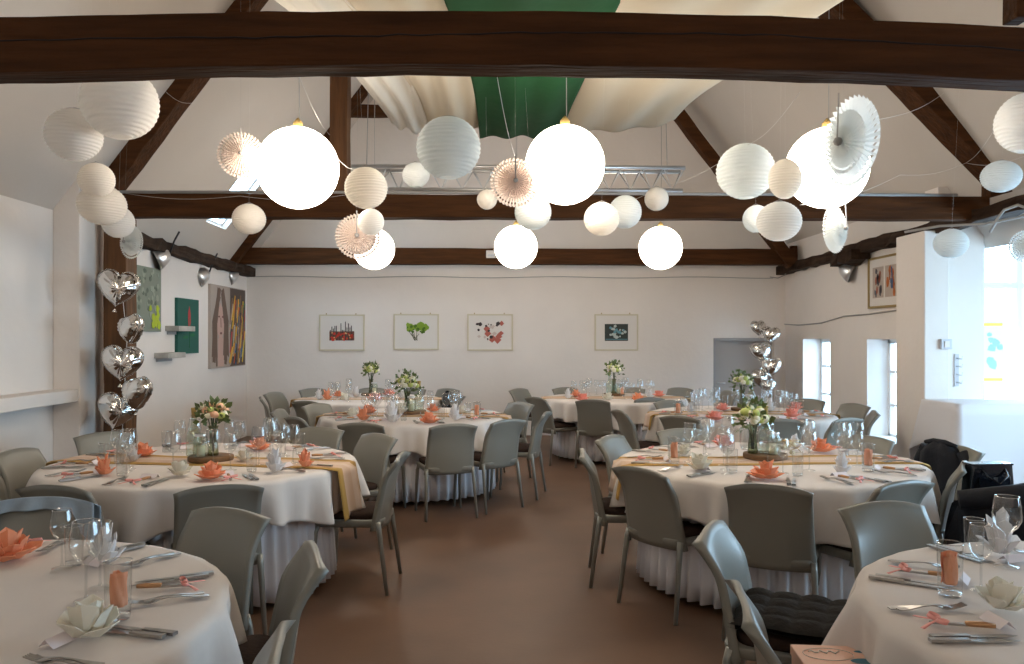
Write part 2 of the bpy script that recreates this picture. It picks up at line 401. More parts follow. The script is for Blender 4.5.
timber('wall_plate', (4.42, 5.4, 2.64), (4.42, BY, 2.54), .14, .13, 'beamy', 'rough dark beam running back along the right eaves', n=40, jit=.016)
timber('beam_bracket', (4.36, 9.45, 2.50), (4.36, 10.05, 2.46), .24, .12, 'beamy', 'dark swollen knot under the right eaves beam', n=6, jit=.03, cat='bracket')

# ---------------------------------------------------------------- cloth canopy (four long panels)
def canopy(name, x0, x1, z0, m, label, y0=3.35, y1=7.15, sag=.10, seed=0, drop=0, endskew=0):
    rnd = random.Random(seed); ph = [rnd.uniform(0, 6) for _ in range(4)]
    def fn(u, v):
        x = x0 + (x1 - x0) * u; x = .28 + (x - .28) * (1 + .6 * (1 - v) ** 2.5)
        y = y0 + (y1 - y0) * v + endskew * (u - .5) * v + (.05 * math.sin(u * 9 + ph[0]) if v > .97 else 0)
        z = z0 - sag * math.sin(PI * v) * .5 - .05 * math.sin(PI * u) + .018 * math.sin(u * 17 + ph[1] + v * 2) + .02 * math.sin(v * 9 + u * 4 + ph[2]) + drop * v
        return (x, y, z)
    return tag(MB().grid(fn, 36, 40).build(name, m, solid=.004), label, 'fabric', 'cloth canopy panels')
canopy('canopy_panel', -.93, -.58, 3.40, 'gauze', 'white gauze strip of the ceiling canopy next to the post', seed=1, y1=7.2, sag=.05)
canopy('canopy_panel', -.61, -.13, 3.37, 'canopy', 'cream strip of the ceiling canopy left of the green one', sag=.04, seed=2, y1=7.0)
canopy('canopy_panel', -.14, .60, 3.33, 'green', 'dark green strip of the ceiling canopy', sag=.04, seed=3, y1=7.15)
canopy('canopy_panel', .58, 1.56, 3.38, 'canopy', 'wide cream strip of the ceiling canopy right of the green one', seed=4, y1=7.1, sag=.08, endskew=-.3)

# aluminium lattice truss
t = root('lattice_truss', (0, 0, 0), 0, 'aluminium lattice truss hanging above the middle beam', 'truss')
tx0, tx1, ty = at(346, 170, 7.7).x, at(684, 170, 7.7).x, 7.72
ch = MB()
for z, yy in ((3.13, ty-.1), (3.13, ty+.1), (2.93, ty)):
    ch.tube([(tx0, yy, z), (tx1, yy, z)], .019, 8)
ch.build('chord', 'alu', t)
br = MB(); n = 16; L = (tx1 - tx0) / n
for i in range(n):
    a = tx0 + i * L
    br.tube([(a, ty-.1, 3.13), (a + L/2, ty, 2.93), (a + L, ty-.1, 3.13)], .008, 6)
    br.tube([(a, ty+.1, 3.13), (a + L/2, ty, 2.93), (a + L, ty+.1, 3.13)], .008, 6)
br.build('lattice_brace', 'alu', t)
MB().tube([(tx0+.2, ty, 3.12), (tx0+.25, ty, 5.6)], .004, 5).tube([(tx1-.15, ty, 3.12), (tx1-.2, ty, 5.3)], .004, 5).build('hanging_wire', 'cable', t)

# ---------------------------------------------------------------- lit globes
def globe(px, py, r, Z, label):
    c = at(px, py, Z); rr = r * Z / F
    t = root('globe_lamp', c, 0, label, 'lamp', 'lit globe lamps')
    MB().ball((0, 0, 0), rr, 40).build('globe_shade', 'globe', t)
    MB().lathe([(.03, rr*.985), (.03, rr + .03), (.012, rr + .05), (.004, rr + .06)], 12).build('lamp_cap', 'cork', t)
    top = 2.9 if Z < 6 else 4.2
    MB().tube([(0, 0, rr + .05), (.01, .0, (top - c.z) * .5), (0, -.05, 3.0 if Z < 6 else 4.5)], .003, 5).build('lamp_cord', 'cable', t)
globe(298, 168, 40.5, 5.0, 'big lit globe lamp left of the wooden post')
globe(565, 165, 39.5, 5.0, 'big lit globe lamp in the middle under the green canopy')
globe(827, 168, 40, 5.0, 'big lit globe lamp half behind the large pale rosette')
globe(374, 249, 20.5, 9.35, 'small distant lit globe peeping out behind a rosette')
globe(516, 247, 21.5, 9.35, 'small distant lit globe in the middle of the hall')
globe(660.5, 248, 21.5, 9.35, 'small distant lit globe on the right of the hall')
for x in (-1.3, 2.0):  # two unseen globes added behind the viewer to light the lantern and beam fronts
    t = root('globe_lamp', (x, -1.5, 2.75), 0, 'added globe lamp behind the viewer, out of view, for front light', 'lamp', 'added globe lamps out of view')
    MB().ball((0, 0, 0), .25, 32).build('globe_shade', 'globe', t)
    MB().tube([(0, 0, .25), (0, 0, 2.2)], .003, 5).build('lamp_cord', 'cable', t)

# ---------------------------------------------------------------- paper lanterns
def hang_top(c):
    if -1.1 < c.x < 1.6 and 3.4 < c.y < 7: return 3.34
    return min(EZ + (c.x - LX) * 1.33, EZ - .2 + (4.95 - c.x) * 1.30, 7.7)
def lantern(px, py, rx, Z, label, m='paper', ry=None, tilt=0, top=None):
    c = at(px, py, Z); rr = rx * Z / F; rz = (ry or rx) * Z / F
    t = root('paper_lantern', c, 0, label, 'lantern', 'paper lanterns')
    t.rotation_euler = (tilt * .5, tilt, 0)
    prof = []; N = 18
    for i in range(N * 4 + 1):
        a = -PI/2 + .28 + (PI - .56) * i / (N * 4)
        k = 1 - .018 * (1 - math.cos(2 * PI * i / 4)) * 1.0
        prof.append((rr * math.cos(a) * k, rz * math.sin(a) * k))
    MB().lathe(prof, 32).build('lantern_shade', m, t)
    zt = rz * math.sin(PI/2 - .28); rt = rr * math.cos(PI/2 - .28)
    MB().tube([(rt*math.cos(k*PI/8), rt*math.sin(k*PI/8), zt) for k in range(17)], .002, 4).tube([(-rt, 0, zt), (0, 0, zt + .015), (rt, 0, zt)], .0015, 4).tube([(-rt, 0, zt), (-rt*.2, 0, 0), (rt*.2, 0, 0), (rt, 0, zt)], .0015, 4).build('wire_hoop', 'cable', t)
    MB().tube([(0, 0, zt + .01), (0, 0, hang_top(c) - c.z)], .0003, 4).build('hanging_thread', 'thread', t)
    return t
LN = [
 (120, 103, 37, 4.4, 'largest paper lantern, at top left just under the big beam', 'paper', 36),
 (74, 135, 27, 4.5, 'round paper lantern below left of the largest one', 'paper', 26),
 (96.5, 180, 17.5, 4.7, 'small paper lantern topmost in the cluster over the silver hearts', 'papery', 17),
 (102, 205, 23.5, 5.2, 'medium paper lantern in the cluster over the silver hearts', 'papery', 20),
 (118, 222, 16, 6.0, 'paper lantern lowest in the cluster over the silver hearts', 'paper', 16),
 (249, 219, 16.7, 6.0, 'lone paper lantern on the middle beam left of the big globe', 'papery', 15.2),
 (366, 188, 21.6, 4.65, 'ribbed ivory paper lantern touching the wooden post', 'papery', 20.8),
 (371, 222, 13.3, 5.0, 'small paper lantern directly under the ribbed ivory one', 'paper', 13.3),
 (416, 175, 13.8, 5.9, 'small greenish paper lantern left of the large ribbed lantern', 'paperb', 12.4),
 (448.5, 148, 32.3, 4.4, 'large ribbed paper lantern under the cream canopy strip', 'paperb', 31),
 (487, 199.5, 10.2, 6.0, 'tiny paper lantern at the left edge of the middle rosette', 'papery', 10),
 (533, 212, 18.6, 5.6, 'pearl grey paper lantern between rosette and middle globes', 'paperb', 18),
 (601.5, 219, 17.9, 5.4, 'warm white paper lantern, in front of a bluish one', 'papery', 16.8),
 (625, 212, 16.7, 6.0, 'bluish paper lantern partly behind a warm white one', 'paperb', 16.7),
 (656.5, 199, 12.1, 6.6, 'small warm lantern on a string below the truss end', 'papery', 11.8),
 (745.5, 171.5, 29, 4.8, 'large greenish ribbed paper lantern near the right rafter', 'paperb', 27.6),
 (785, 179, 16.5, 4.5, 'cream lantern squeezed between the large ribbed one and globe', 'papery', 20),
 (779, 221.5, 22.3, 4.5, 'oval ribbed white lantern hanging below the cream one', 'paper', 19.8),
 (756.5, 219, 13.8, 5.8, 'small bluish lantern half behind the oval white one', 'paperb', 13.8),
 (1001, 176.5, 18.8, 5.9, 'small bright lantern low on the right rafter', 'paperb', 15.7),
 (1027, 123, 29.6, 4.75, 'large paper lantern cut off by the right picture edge', 'paper', 30),
 (951, 243.5, 16.4, 6.6, 'flattened pale lantern in front of the bay window', 'paperb', 14.6),
]
for px, py, rx, Z, lab, m, ryy in LN: lantern(px, py, rx, Z, lab, m, ryy, tilt=random.uniform(-.07, .07))

# pleated paper rosettes with cut-out edges
def rosette(px, py, r, Z, label, m='rosette', yaw=0, pitch=0):
    c = at(px, py, Z); rr = r * Z / F
    t = root('paper_rosette', c, 0, label, 'paper fan', 'pleated paper rosettes')
    t.rotation_euler = (pitch, 0, yaw)
    def disc(r0, rad, n, y, holes):
        g = MB(); rings = [r0, rad*.35, rad*.6, rad*.74, rad*.80, rad*.87, rad*.93, rad]
        N = n * 2
        for i, q in enumerate(rings):
            for k in range(N):
                a = 2*PI*k/N; up = (k % 2)
                qq = q * (1 if not (i == len(rings)-1 and up) else .94)
                d = (.006 + .028 * q) * (1 if up else -1) * .5
                g.v.append(Vector((qq*math.cos(a), y + d - .1*(1-q/rad)*rad*.3, qq*math.sin(a))))
        for i in range(len(rings)-1):
            for k in range(N):
                if holes and i == 4 and k % 2 == 0: continue
                g.f.append((i*N+k, i*N+(k+1) % N, (i+1)*N+(k+1) % N, (i+1)*N+k)); g.flat.add(len(g.f)-1)
        return g
    disc(rr*.05, rr, 40, .02, True).build('outer_pleats', m, t)
    disc(rr*.05, rr*.70, 34, -.012, True).build('middle_pleats', m, t)
    disc(rr*.03, rr*.36, 24, -.035, False).build('inner_pleats', m, t)
    MB().ball((0, -.055, 0), rr*.10, 8).build('centre_knot', 'cable', t)
    MB().bar((0, -.06, 0), (0, -.05, rr*1.05), .008, .004).tube([(0, -.05, rr*1.0), (0, 0, hang_top(c) - c.z)], .0003, 4).build('hanging_tab', 'cable', t)
rosette(241, 154.5, 23.5, 5.1, 'blush pleated rosette hanging left of the first globe', yaw=R(16))
rosette(357.5, 236, 23, 5.9, 'blush rosette half hidden behind a small lantern by the post', yaw=R(4))
rosette(514.7, 182, 25, 4.7, 'round blush rosette in the middle, left of the centre globe', yaw=R(4))
rosette(847, 142, 46, 4.25, 'largest pale grey rosette, turned aslant before the right globe', 'rosetteg', yaw=R(-78), pitch=R(0))
rosette(837.5, 229, 24.5, 5.0, 'white rosette seen almost edge on below the right globe', 'rosetteg', yaw=R(40))
rosette(129.5, 242, 17, 6.5, 'white rosette seen almost edge on above the silver hearts', 'rosetteg', yaw=R(-27))
rosette(1028, 246, 17, 6.2, 'pale rosette at the right edge before the bay window', 'rosetteg', yaw=R(-25))

# long threads
def strand(pts, label, r=.0013):
    P = [at(*p) for p in pts]; q = []
    for i in range(len(P)-1):
        for k in range(8):
            tt = k / 8; v = P[i].lerp(P[i+1], tt); v.z -= .04 * math.sin(PI * tt); q.append(v)
    q.append(P[-1])
    tag(MB().tube(q, r, 4).build('string', 'thread'), label, 'string', 'strings across the hall')
strand([(800, 92, 3.3), (745, 146, 4.8), (660, 188, 6.6), (590, 208, 7.2)], 'white string running from the big beam down to the small warm lantern')
strand([(1028, 155, 5.0), (966, 163, 7.2), (900, 175, 6.4), (800, 205, 5.0)], 'white string stretched between right rafter and oval lantern')
strand([(1000, 120, 4.8), (966, 163, 7.2)], 'short white string from the edge lantern to the right rafter')
strand([(944, 93, 7.0), (876, 120, 4.6), (835, 150, 4.4)], 'white string from right rafter to the largest rosette')
strand([(165, 91, 7.0), (194, 103, 6.9)], 'short string tied across the left rafter')
strand([(123, 193, 7.15), (240, 196, 6.9), (345, 195, 7.1)], 'string lying along the left half of the middle beam')
strand([(336, 157, 5.0), (366, 168, 4.8)], 'short string from the left globe to the ivory lantern')
strand([(497, 76, 3.3), (515, 156, 4.65)], 'string from the big beam down to the middle rosette')
strand([(299, 76, 3.5), (330, 135, 7.0)], 'thin string slanting behind the left globe')

# ---------------------------------------------------------------- silver heart balloons
def heart(c, size, label, group, rx=0, ry=0, rz=0, seed=0):
    rnd = random.Random(seed); p1, p2 = rnd.uniform(0, 6), rnd.uniform(0, 6)
    N = 72
    out = []
    for k in range(N):
        a = 2 * PI * k / N
        x = 16 * math.sin(a) ** 3; y = 13 * math.cos(a) - 5 * math.cos(2*a) - 2 * math.cos(3*a) - math.cos(4*a)
        hx, hz = x / 32, (y + 2) / 32; ca = math.atan2(hz, hx); out.append((hx * .62 + .38 * .47 * math.cos(ca), hz * .66 + .34 * .47 * math.sin(ca)))
    g = MB(); rings = [0, .2, .4, .58, .72, .83, .91, .96, .985, 1.0, 1.06]
    for side in (1, -1):
        vs = []
        for s in rings:
            for k in range(N):
                x, z = out[k]; ss = min(s, 1)
                d = .34 * math.sqrt(max(0, 1 - ss ** 2.2))
                wr = .022 * (ss ** 3) * (1 - ss) * 6 * (math.sin(k * 2 * PI / 72 * 19 + p1) + .7 * math.sin(k * 2 * PI / 72 * 31 + p2))
                crease = -.05 * math.exp(-(x * s / .06) ** 2) * max(0, z * s + .05) * 2.2
                vs.append((x * s * size, -side * max(0, d + wr + crease) * size, z * s * size))
        fs = []
        for i in range(len(rings)-1):
            for k in range(N):
                q = (i*N+k, i*N+(k+1) % N, (i+1)*N+(k+1) % N, (i+1)*N+k)
                fs.append(q if side == 1 else q[::-1])
        g.add(vs, fs)
    t = root('heart_balloon', c, 0, label, 'balloon', group); t.rotation_euler = (rx, ry, rz)
    g.build('foil_heart', 'foil', t)
    MB().lathe([(.004, -.54*size), (.012, -.59*size), (.02, -.62*size)], 8).build('filling_neck', 'foil', t)
GB = 'silver hearts on the left post'
ball_l = [((118, 288), .335, 'topmost silver heart balloon on the left post', 25, 8),
          ((131, 329), .27, 'second silver heart from the top on the left post', -35, -10),
          ((122, 363), .335, 'third silver heart from the top on the left post', 20, 5),
          ((137, 393), .30, 'silver heart fourth from the top, furthest right on the left post', -28, -8),
          ((117, 411), .33, 'lowest silver heart balloon on the left post', 38, 15)]
for i, ((px, py), s, lab, rz, ry) in enumerate(ball_l):
    heart(at(px, py, 6.85 - (.12 if i in (1, 3) else 0)), s * 1.0, lab, GB, rx=R(random.uniform(-12, 8)), ry=R(ry), rz=R(rz), seed=i)
tag(MB().tube([at(122, 290, 7.1), at(127, 340, 7.08), at(124, 400, 7.1), at(122, 437, 7.12)], .003, 5).build('balloon_string', 'thread'), 'silver string holding the left balloon bunch', 'string')
GB = 'silver hearts in the back corner'
ball_r = [((758.5, 328), .24, 'topmost small silver heart in the back corner', 10), ((771, 335), .26, 'silver heart second from top in the back corner', -30),
          ((761, 352), .32, 'large forward facing silver heart in the back corner', 0), ((771, 367), .30, 'silver heart in the back corner, turned to the wall', -40),
          ((760, 378), .30, 'silver heart low down in the back corner', 30), ((768, 386), .22, 'lowest silver heart in the back corner', -15)]
for i, ((px, py), s, lab, rz) in enumerate(ball_r):
    heart(at(px, py, 11.7 - .12 * (i % 2)), s * 1.0, lab, GB, rx=R(random.uniform(-12, 8)), ry=R(random.uniform(-14, 14)), rz=R(rz), seed=20 + i)
tag(MB().tube([at(764, 322, 11.9), at(766, 360, 11.9), at(765, 405, 11.9), at(765, 440, 11.9)], .003, 5).build('balloon_string', 'thread'), 'silver string holding the corner balloon bunch', 'string')

# ---------------------------------------------------------------- pictures on the walls
def blob(g, cx, cz, r, y, n=9, sx=1, sz=1, rnd=random):
    vs = [(cx + r*sx*math.cos(2*PI*k/n)*rnd.uniform(.7, 1.15), y, cz + r*sz*math.sin(2*PI*k/n)*rnd.uniform(.7, 1.15)) for k in range(n)]
    vs += [(x, y - .002, z) for x, _, z in vs]
    g.add(vs, [tuple(range(n, 2*n))] + [(k, (k+1) % n, n+(k+1) % n, n+k) for k in range(n)], None, True)
cmat = {}
def cm(c):
    if c not in cmat: cmat[c] = mat('pigment_%d' % len(cmat), c, .7)
    return cmat[c]
def framed(name, x0, z0, x1, z1, label, art, fr='frame', fw=.022, loc=(0, 0, 0), rz=0, cat='picture'):
    t = root(name, loc, rz, label, cat)
    g = MB(); g.box((x0, -.03, z0), (x0+fw, 0, z1)).box((x1-fw, -.03, z0), (x1, 0, z1)).box((x0+fw, -.03, z0), (x1-fw, 0, z0+fw)).box((x0+fw, -.03, z1-fw), (x1-fw, 0, z1))
    g.build('picture_frame', fr, t, smooth=False)
    MB().box((x0+fw, -.018, z0+fw), (x1-fw, -.002, z1-fw)).build('mount_board', 'mount', t, smooth=False)
    art(t, (x0+x1)/2, (z0+z1)/2, x1-x0, z1-z0)
    return t
def layers(t, name, lst):
    for col, shapes in lst:
        g = MB(); shapes(g); o = g.build(name, cm(col), t, smooth=False); o['kind'] = 'stuff'
def art_city(t, cx, cz, w_, h_):
    rd = random.Random(3)
    def a(g): g.box((cx-.19, -.0200, cz-.12), (cx+.19, -.018, cz+.02))
    def b(g):
        for k in range(16): x = cx - .18 + k*.023; g.box((x, -.0225, cz-.12), (x+.012, -.0195, cz+rd.uniform(0, .17)))
    def c(g):
        for k in range(22): blob(g, cx+rd.uniform(-.19, .17), cz+rd.uniform(-.11, .0), rd.uniform(.012, .03), -.0225, 6, rnd=rd)
    def d(g):
        for k in range(8): blob(g, cx+rd.uniform(-.18, .18), cz+rd.uniform(-.11, .02), .013, -.025, 6, rnd=rd)
    layers(t, 'printed_image', [((.25, .10, .06), a), ((.03, .03, .035), b), ((.62, .05, .03), c), ((.75, .45, .2), d)])
def art_tree(t, cx, cz, w_, h_):
    rd = random.Random(5)
    def a(g):
        for k in range(16): blob(g, cx+rd.uniform(-.15, .17), cz+.06+rd.uniform(-.045, .06), rd.uniform(.03, .055), -.0200-k*.0001, 8, rnd=rd)
    def b(g):
        for k in range(14): blob(g, cx+rd.uniform(-.14, .14), cz+.05+rd.uniform(-.06, .05), rd.uniform(.012, .03), -.024, 7, rnd=rd)
    def c(g):
        for k in range(9): g.bar((cx+rd.uniform(-.03, .03), -.0225, cz-.13), (cx+rd.uniform(-.14, .12), -.0225, cz+rd.uniform(-.03, .03)), .006, .003, up=(0, 1, 0))
    layers(t, 'printed_image', [((.22, .36, .03), a), ((.08, .17, .01), b), ((.05, .06, .02), c)])
def art_people(t, cx, cz, w_, h_):
    rd = random.Random(9)
    def a(g):
        for k in range(12): blob(g, cx+rd.uniform(-.2, .2), cz+rd.uniform(-.12, .14), rd.uniform(.03, .065), -.0200-k*.0001, 4, rnd=rd)
    def b(g):
        for k in range(12): blob(g, cx+rd.uniform(-.2, .2), cz+rd.uniform(-.12, .14), rd.uniform(.012, .04), -.0225-k*.0001, 5, rnd=rd)
    def c(g):
        for k in range(9): blob(g, cx+rd.uniform(-.18, .18), cz+rd.uniform(-.1, .1), rd.uniform(.015, .035), -.0245-k*.0001, 4, rnd=rd)
    layers(t, 'printed_image', [((.45, .12, .09), a), ((.05, .035, .035), b), ((.6, .5, .45), c)])
def art_photo(t, cx, cz, w_, h_):
    rd = random.Random(12)
    def a(g): g.box((cx-.18, -.020, cz-.13), (cx+.18, -.018, cz+.13))
    def b(g):
        for k in range(14): blob(g, cx+rd.uniform(-.15, .15), cz+rd.uniform(-.09, .10), rd.uniform(.015, .035), -.0215-k*.0001, 5, rnd=rd)
    def c(g):
        for k in range(7): blob(g, cx+rd.uniform(-.13, .15), cz+rd.uniform(-.05, .09), rd.uniform(.015, .03), -.0235-k*.0001, 6, rnd=rd)
        g.box((cx-.17, -.024, cz-.11), (cx+.17, -.0215, cz-.10))
    layers(t, 'printed_image', [((.03, .04, .035), a), ((.45, .5, .48), b), ((.12, .28, .33), c)])
for (a0, b0, a1, b1), nm, art in (((319.6, 314.6, 364.8, 350.8), 'framed print of red figures before dark city towers', art_city),
        ((393.7, 314, 438.9, 350), 'framed print of a bright green tree', art_tree),
        ((467.2, 314, 513, 350.8), 'framed print with brick red and black shapes', art_people),
        ((595, 314, 638.9, 350.8), 'framed print with a small dark rectangle, set apart right', art_photo)):
    p, q = at(a0, b1, 12.28), at(a1, b0, 12.28)
    w_, h_ = q.x - p.x, q.z - p.z
    tt = framed('framed_print', -w_/2, 0, w_/2, h_, nm, art, loc=((p.x + q.x)/2, BY, p.z))
    MB().box((-w_*.35, -.02, h_), (-w_*.35+.012, -.005, h_+.02)).box((w_*.3, -.02, h_), (w_*.3+.012, -.005, h_+.02)).build('hanging_clip', 'goldframe', tt, smooth=False)
tag(MB().tube([(-3.8 + k*.27, BY-.012, 2.435 + .01*math.sin(k*.8)) for k in range(31)], .006, 5).build('wall_cable', 'cable'), 'thin cable running along the top of the back wall', 'cable')
tag(MB().tube([at(788, 268, 12.1), at(785, 275, 12.1), at(778, 278, 12.2), at(770, 277, 12.25)], .008, 5).build('wall_cable', 'cable'), 'cable curling down in the back right corner', 'cable')
# left wall paintings: local x runs away from the camera, local -y faces the room
def lwall(px0, px1):
    return [LX / ((p - 512) / F * CY + SY) for p in (px0, px1)]
def lwy(px): 
    Z = LX / ((px - 512) / F * CY + SY); return C((px-512)*Z/F, Z)[1]
def canvas(px0, px1, z0, z1, label, art, base):
    y0, y1 = lwy(px0), lwy(px1)
    t = root('painting', (LX, (y0 + y1)/2, z0), R(90), label, 'painting')
    w_, h_ = abs(y1 - y0), z1 - z0
    MB().box((-w_/2, -.035, 0), (w_/2, 0, h_)).build('canvas', base, t, smooth=False)
    art(t, w_, h_); return t
def art_leafy(t, w_, h_):
    rd = random.Random(2)
    def a(g):
        for k in range(30): blob(g, rd.uniform(-.42, .42)*w_, rd.uniform(.1, .95)*h_, rd.uniform(.02, .05), -.035-k*.00005, 7, rnd=rd)
    def b(g):
        for k in range(20): blob(g, rd.uniform(-.4, .4)*w_, rd.uniform(.3, .95)*h_, rd.uniform(.015, .035), -.038-k*.00005, 7, rnd=rd)
    def c(g):
        for k in range(9): blob(g, rd.uniform(.1, .42)*w_, rd.uniform(.06, .4)*h_, rd.uniform(.03, .06), -.0405-k*.00005, 5, rnd=rd)
    layers(t, 'brushwork', [((.30, .33, .26), a), ((.13, .16, .12), b), ((.42, .52, .03), c)])
canvas(128, 158, 1.57, 2.27, 'grey green mottled painting partly behind the silver hearts', art_leafy, cm((.22, .25, .20)))
def art_red(t, w_, h_):
    rd = random.Random(4)
    def a(g): blob(g, .02, h_*.66, .05, -.036, 12, 1, 2.6, rnd=rd)
    def b(g): g.bar((.02, -.037, h_*.66), (.03, -.037, h_*.1), .008, .003, up=(0, 1, 0)); blob(g, -.1, h_*.3, .05, -.0365, 7, 1.8, .5, rnd=rd); blob(g, .12, h_*.34, .05, -.0365, 7, 1.8, .5, rnd=rd)
    layers(t, 'brushwork', [((.42, .05, .05), a), ((.01, .14, .05), b)])
canvas(174.7, 196, 1.31, 1.98, 'dark green painting with one upright red shape', art_red, cm((.012, .10, .075)))
def art_woman(t, w_, h_):
    rd = random.Random(6)
    def skin(g): blob(g, -w_*.24, h_*.56, .19, -.036, 20, 1, 1.55, rnd=random.Random(1)); g.box((-w_*.31, -.0365, h_*.02), (-w_*.15, -.035, h_*.36))
    def hair(g):
        for sx in (-1, 1):
            for k in range(12):
                x0 = -w_*.24 + sx*rd.uniform(.02, .12); x1 = -w_*.24 + sx*rd.uniform(.15, .30)
                g.bar((x0, -.0375 - k*.0001, h_*rd.uniform(.86, .97)), (x1, -.0375 - k*.0001, h_*.55), rd.uniform(.04, .08), .002, up=(0, 1, 0))
                g.bar((x1, -.0375 - k*.0001, h_*.56), (x1 + rd.uniform(-.05, .04), -.0375 - k*.0001, h_*rd.uniform(.02, .2)), rd.uniform(.03, .06), .002, up=(0, 1, 0))
    def face(g):
        blob(g, -w_*.29, h_*.62, .03, -.040, 8, 1.4, .5, rnd=rd); blob(g, -w_*.19, h_*.62, .03, -.040, 8, 1.4, .5, rnd=rd); blob(g, -w_*.24, h_*.42, .04, -.040, 8, 1.3, .5, rnd=rd)
        g.bar((-w_*.245, -.040, h_*.61), (-w_*.235, -.040, h_*.49), .015, .002, up=(0, 1, 0))
    layers(t, 'brushwork', [((.55, .36, .30), skin), ((.15, .095, .07), hair), ((.20, .08, .07), face)])
    cols = [(.75, .12, .05), (.80, .60, .05), (.05, .15, .35), (.07, .32, .10), (.05, .05, .05), (.6, .5, .42), (.55, .06, .06), (.03, .03, .04), (.28, .16, .1), (.75, .40, .05)]
    for ci, c in enumerate(cols):
        g = MB()
        for k in range(9):
            x = rd.uniform(.06, .47)*w_; z0 = rd.uniform(.02, .6)*h_; ln = rd.uniform(.2, .42)*h_
            z1 = min(z0 + ln, h_*.99); sl = rd.uniform(.03, .12)
            g.bar((max(x - sl, .0), -.0365 - ci*.0006, z0), (min(x + sl*.3, w_*.485), -.0365 - ci*.0006, z1), rd.uniform(.02, .045), .002, up=(0, 1, 0))
        g.build('colour_stroke', cm(c), t, smooth=False)
    MB().box((.03*w_, -.0362, .01*h_), (.49*w_, -.035, .99*h_)).build('dark_ground', cm((.10, .07, .06)), t, smooth=False)
canvas(208, 243, 1.09, 2.22, 'tall painting of a long haired face beside slanting colour strokes', art_woman, cm((.42, .35, .30)))
# small ledges on the left wall
for (a0, a1, yy, lab) in ((165, 182, 328.5, 'upper small wooden ledge on the left wall'), (154, 180, 355.5, 'lower small wooden ledge on the left wall')):
    y0 = lwy(a0); z = CAMZ + (HOR - yy) * y0 / F
    t = root('wall_ledge', (LX, y0 + .25, z), 0, lab, 'shelf')
    MB().box((0, -.25, -.03), (.16, .25, .03)).build('ledge_board', mat('ledge_wood_%d' % a0, (.42, .40, .36), .7, noise=.2), t, smooth=False, bevel=.004)
    MB().box((0, -.2, -.07), (.02, .2, -.03)).build('ledge_cleat', 'cable', t, smooth=False)
# floodlights at the eaves
def flood(px, py, Z, lab, side):
    c = at(px, py, Z); t = root('floodlight', c, R(-60 if side < 0 else 60), lab, 'lamp', 'clip floodlights at the eaves'); t.scale = (1.3,)*3
    MB().lathe([(.03, -.02), (.06, .0), (.10, .07), (.11, .11), (.105, .11), (.09, .06)], 16, Matrix.Rotation(R(115), 4, 'X')).build('reflector_bowl', 'alu', t)
    MB().tube([(0, .02, .0), (0, .06, .12), (0, .1, .2)], .008, 6).build('lamp_arm', 'darkmetal', t)
    MB().ball((0, -.03, -.02), .035, 8).build('bulb', 'mount', t)
flood(167, 254, 9.0, 'metal floodlight nearest the silver hearts at the left eaves', -1)
flood(207, 273, 10.4, 'metal floodlight above the tall face painting', -1)
flood(236, 273, 11.6, 'metal floodlight in the far left corner of the eaves', -1)
flood(842, 268, 10.1, 'metal floodlight under the dark knot at the right eaves', 1)
o = root('junction_box', at(491, 254, 11.60), 0, 'small white socket box on the furthest beam', 'socket')
MB().box((-.07, -.03, -.06), (.07, 0, .05)).build('box_body', 'mount', o, smooth=False, bevel=.008); MB().box((-.05, -.034, -.04), (.05, -.03, -.01)).build('box_lid', 'socket', o, smooth=False)
# right wall: picture and cables
py0, py1 = rwy(899) + -.15, rwy(870)
t = root('framed_print', (RX, (py0 + py1)/2, 1.85), R(-90), 'gold framed double print high on the right wall', 'picture')
w_, h_ = py1 - py0, .60
g = MB(); g.box((-w_/2, -.03, 0), (-w_/2+.025, 0, h_)).box((w_/2-.025, -.03, 0), (w_/2, 0, h_)).box((-w_/2, -.03, 0), (w_/2, 0, .025)).box((-w_/2, -.03, h_-.025), (w_/2, 0, h_)); g.build('picture_frame', 'goldframe', t, smooth=False)
MB().box((-w_/2+.025, -.015, .025), (w_/2-.025, 0, h_-.025)).build('mount_board', 'mount', t, smooth=False)
rd = random.Random(8)
for cx, c1, c2 in ((-w_*.22, (.16, .15, .18), (.42, .12, .07)), (w_*.14, (.55, .16, .04), (.10, .16, .30))):
    g = MB(); g.box((cx-.13, -.018, .12), (cx+.13, -.015, .48)); g.build('printed_image', cm((.50, .42, .36)), t, smooth=False)
    g = MB(); [blob(g, cx+rd.uniform(-.08, .08), rd.uniform(.16, .44), rd.uniform(.02, .045), -.02, 6, .8, 1.6, rnd=rd) for _ in range(9)]; g.build('printed_image', cm(c1), t, smooth=False)
    g = MB(); [blob(g, cx+rd.uniform(-.07, .07), rd.uniform(.18, .44), rd.uniform(.015, .03), -.0225, 6, .7, 1.8, rnd=rd) for _ in range(6)]; g.build('printed_image', cm(c2), t, smooth=False)
cb = []
for i, (px, py) in enumerate([(784, 324), (800, 325), (822, 323), (845, 316), (870, 314), (898, 310)]):
    y = rwy(px); cb.append((RX - .012, y, CAMZ + (HOR - py) * y / F))
tag(MB().tube(cb, .009, 5).build('wall_cable', 'cable'), 'grey cable sagging across the right wall above the narrow windows', 'cable')
tag(MB().tube([at(905, 232, 7.3), at(940, 226, 7.0), at(985, 224, 6.7), at(1030, 215, 6.4)], .012, 6).build('roof_cable', 'cable'), 'thick cable lying along the right eaves beam', 'cable')
tag(MB().tube([at(990, 232, 6.7), at(998, 218, 6.6), at(1004, 210, 6.6), at(1018, 205, 6.5), at(1026, 208, 6.4)], .012, 6).build('roof_cable', 'cable'), 'cable looping up at the right end of the eaves beam', 'cable')
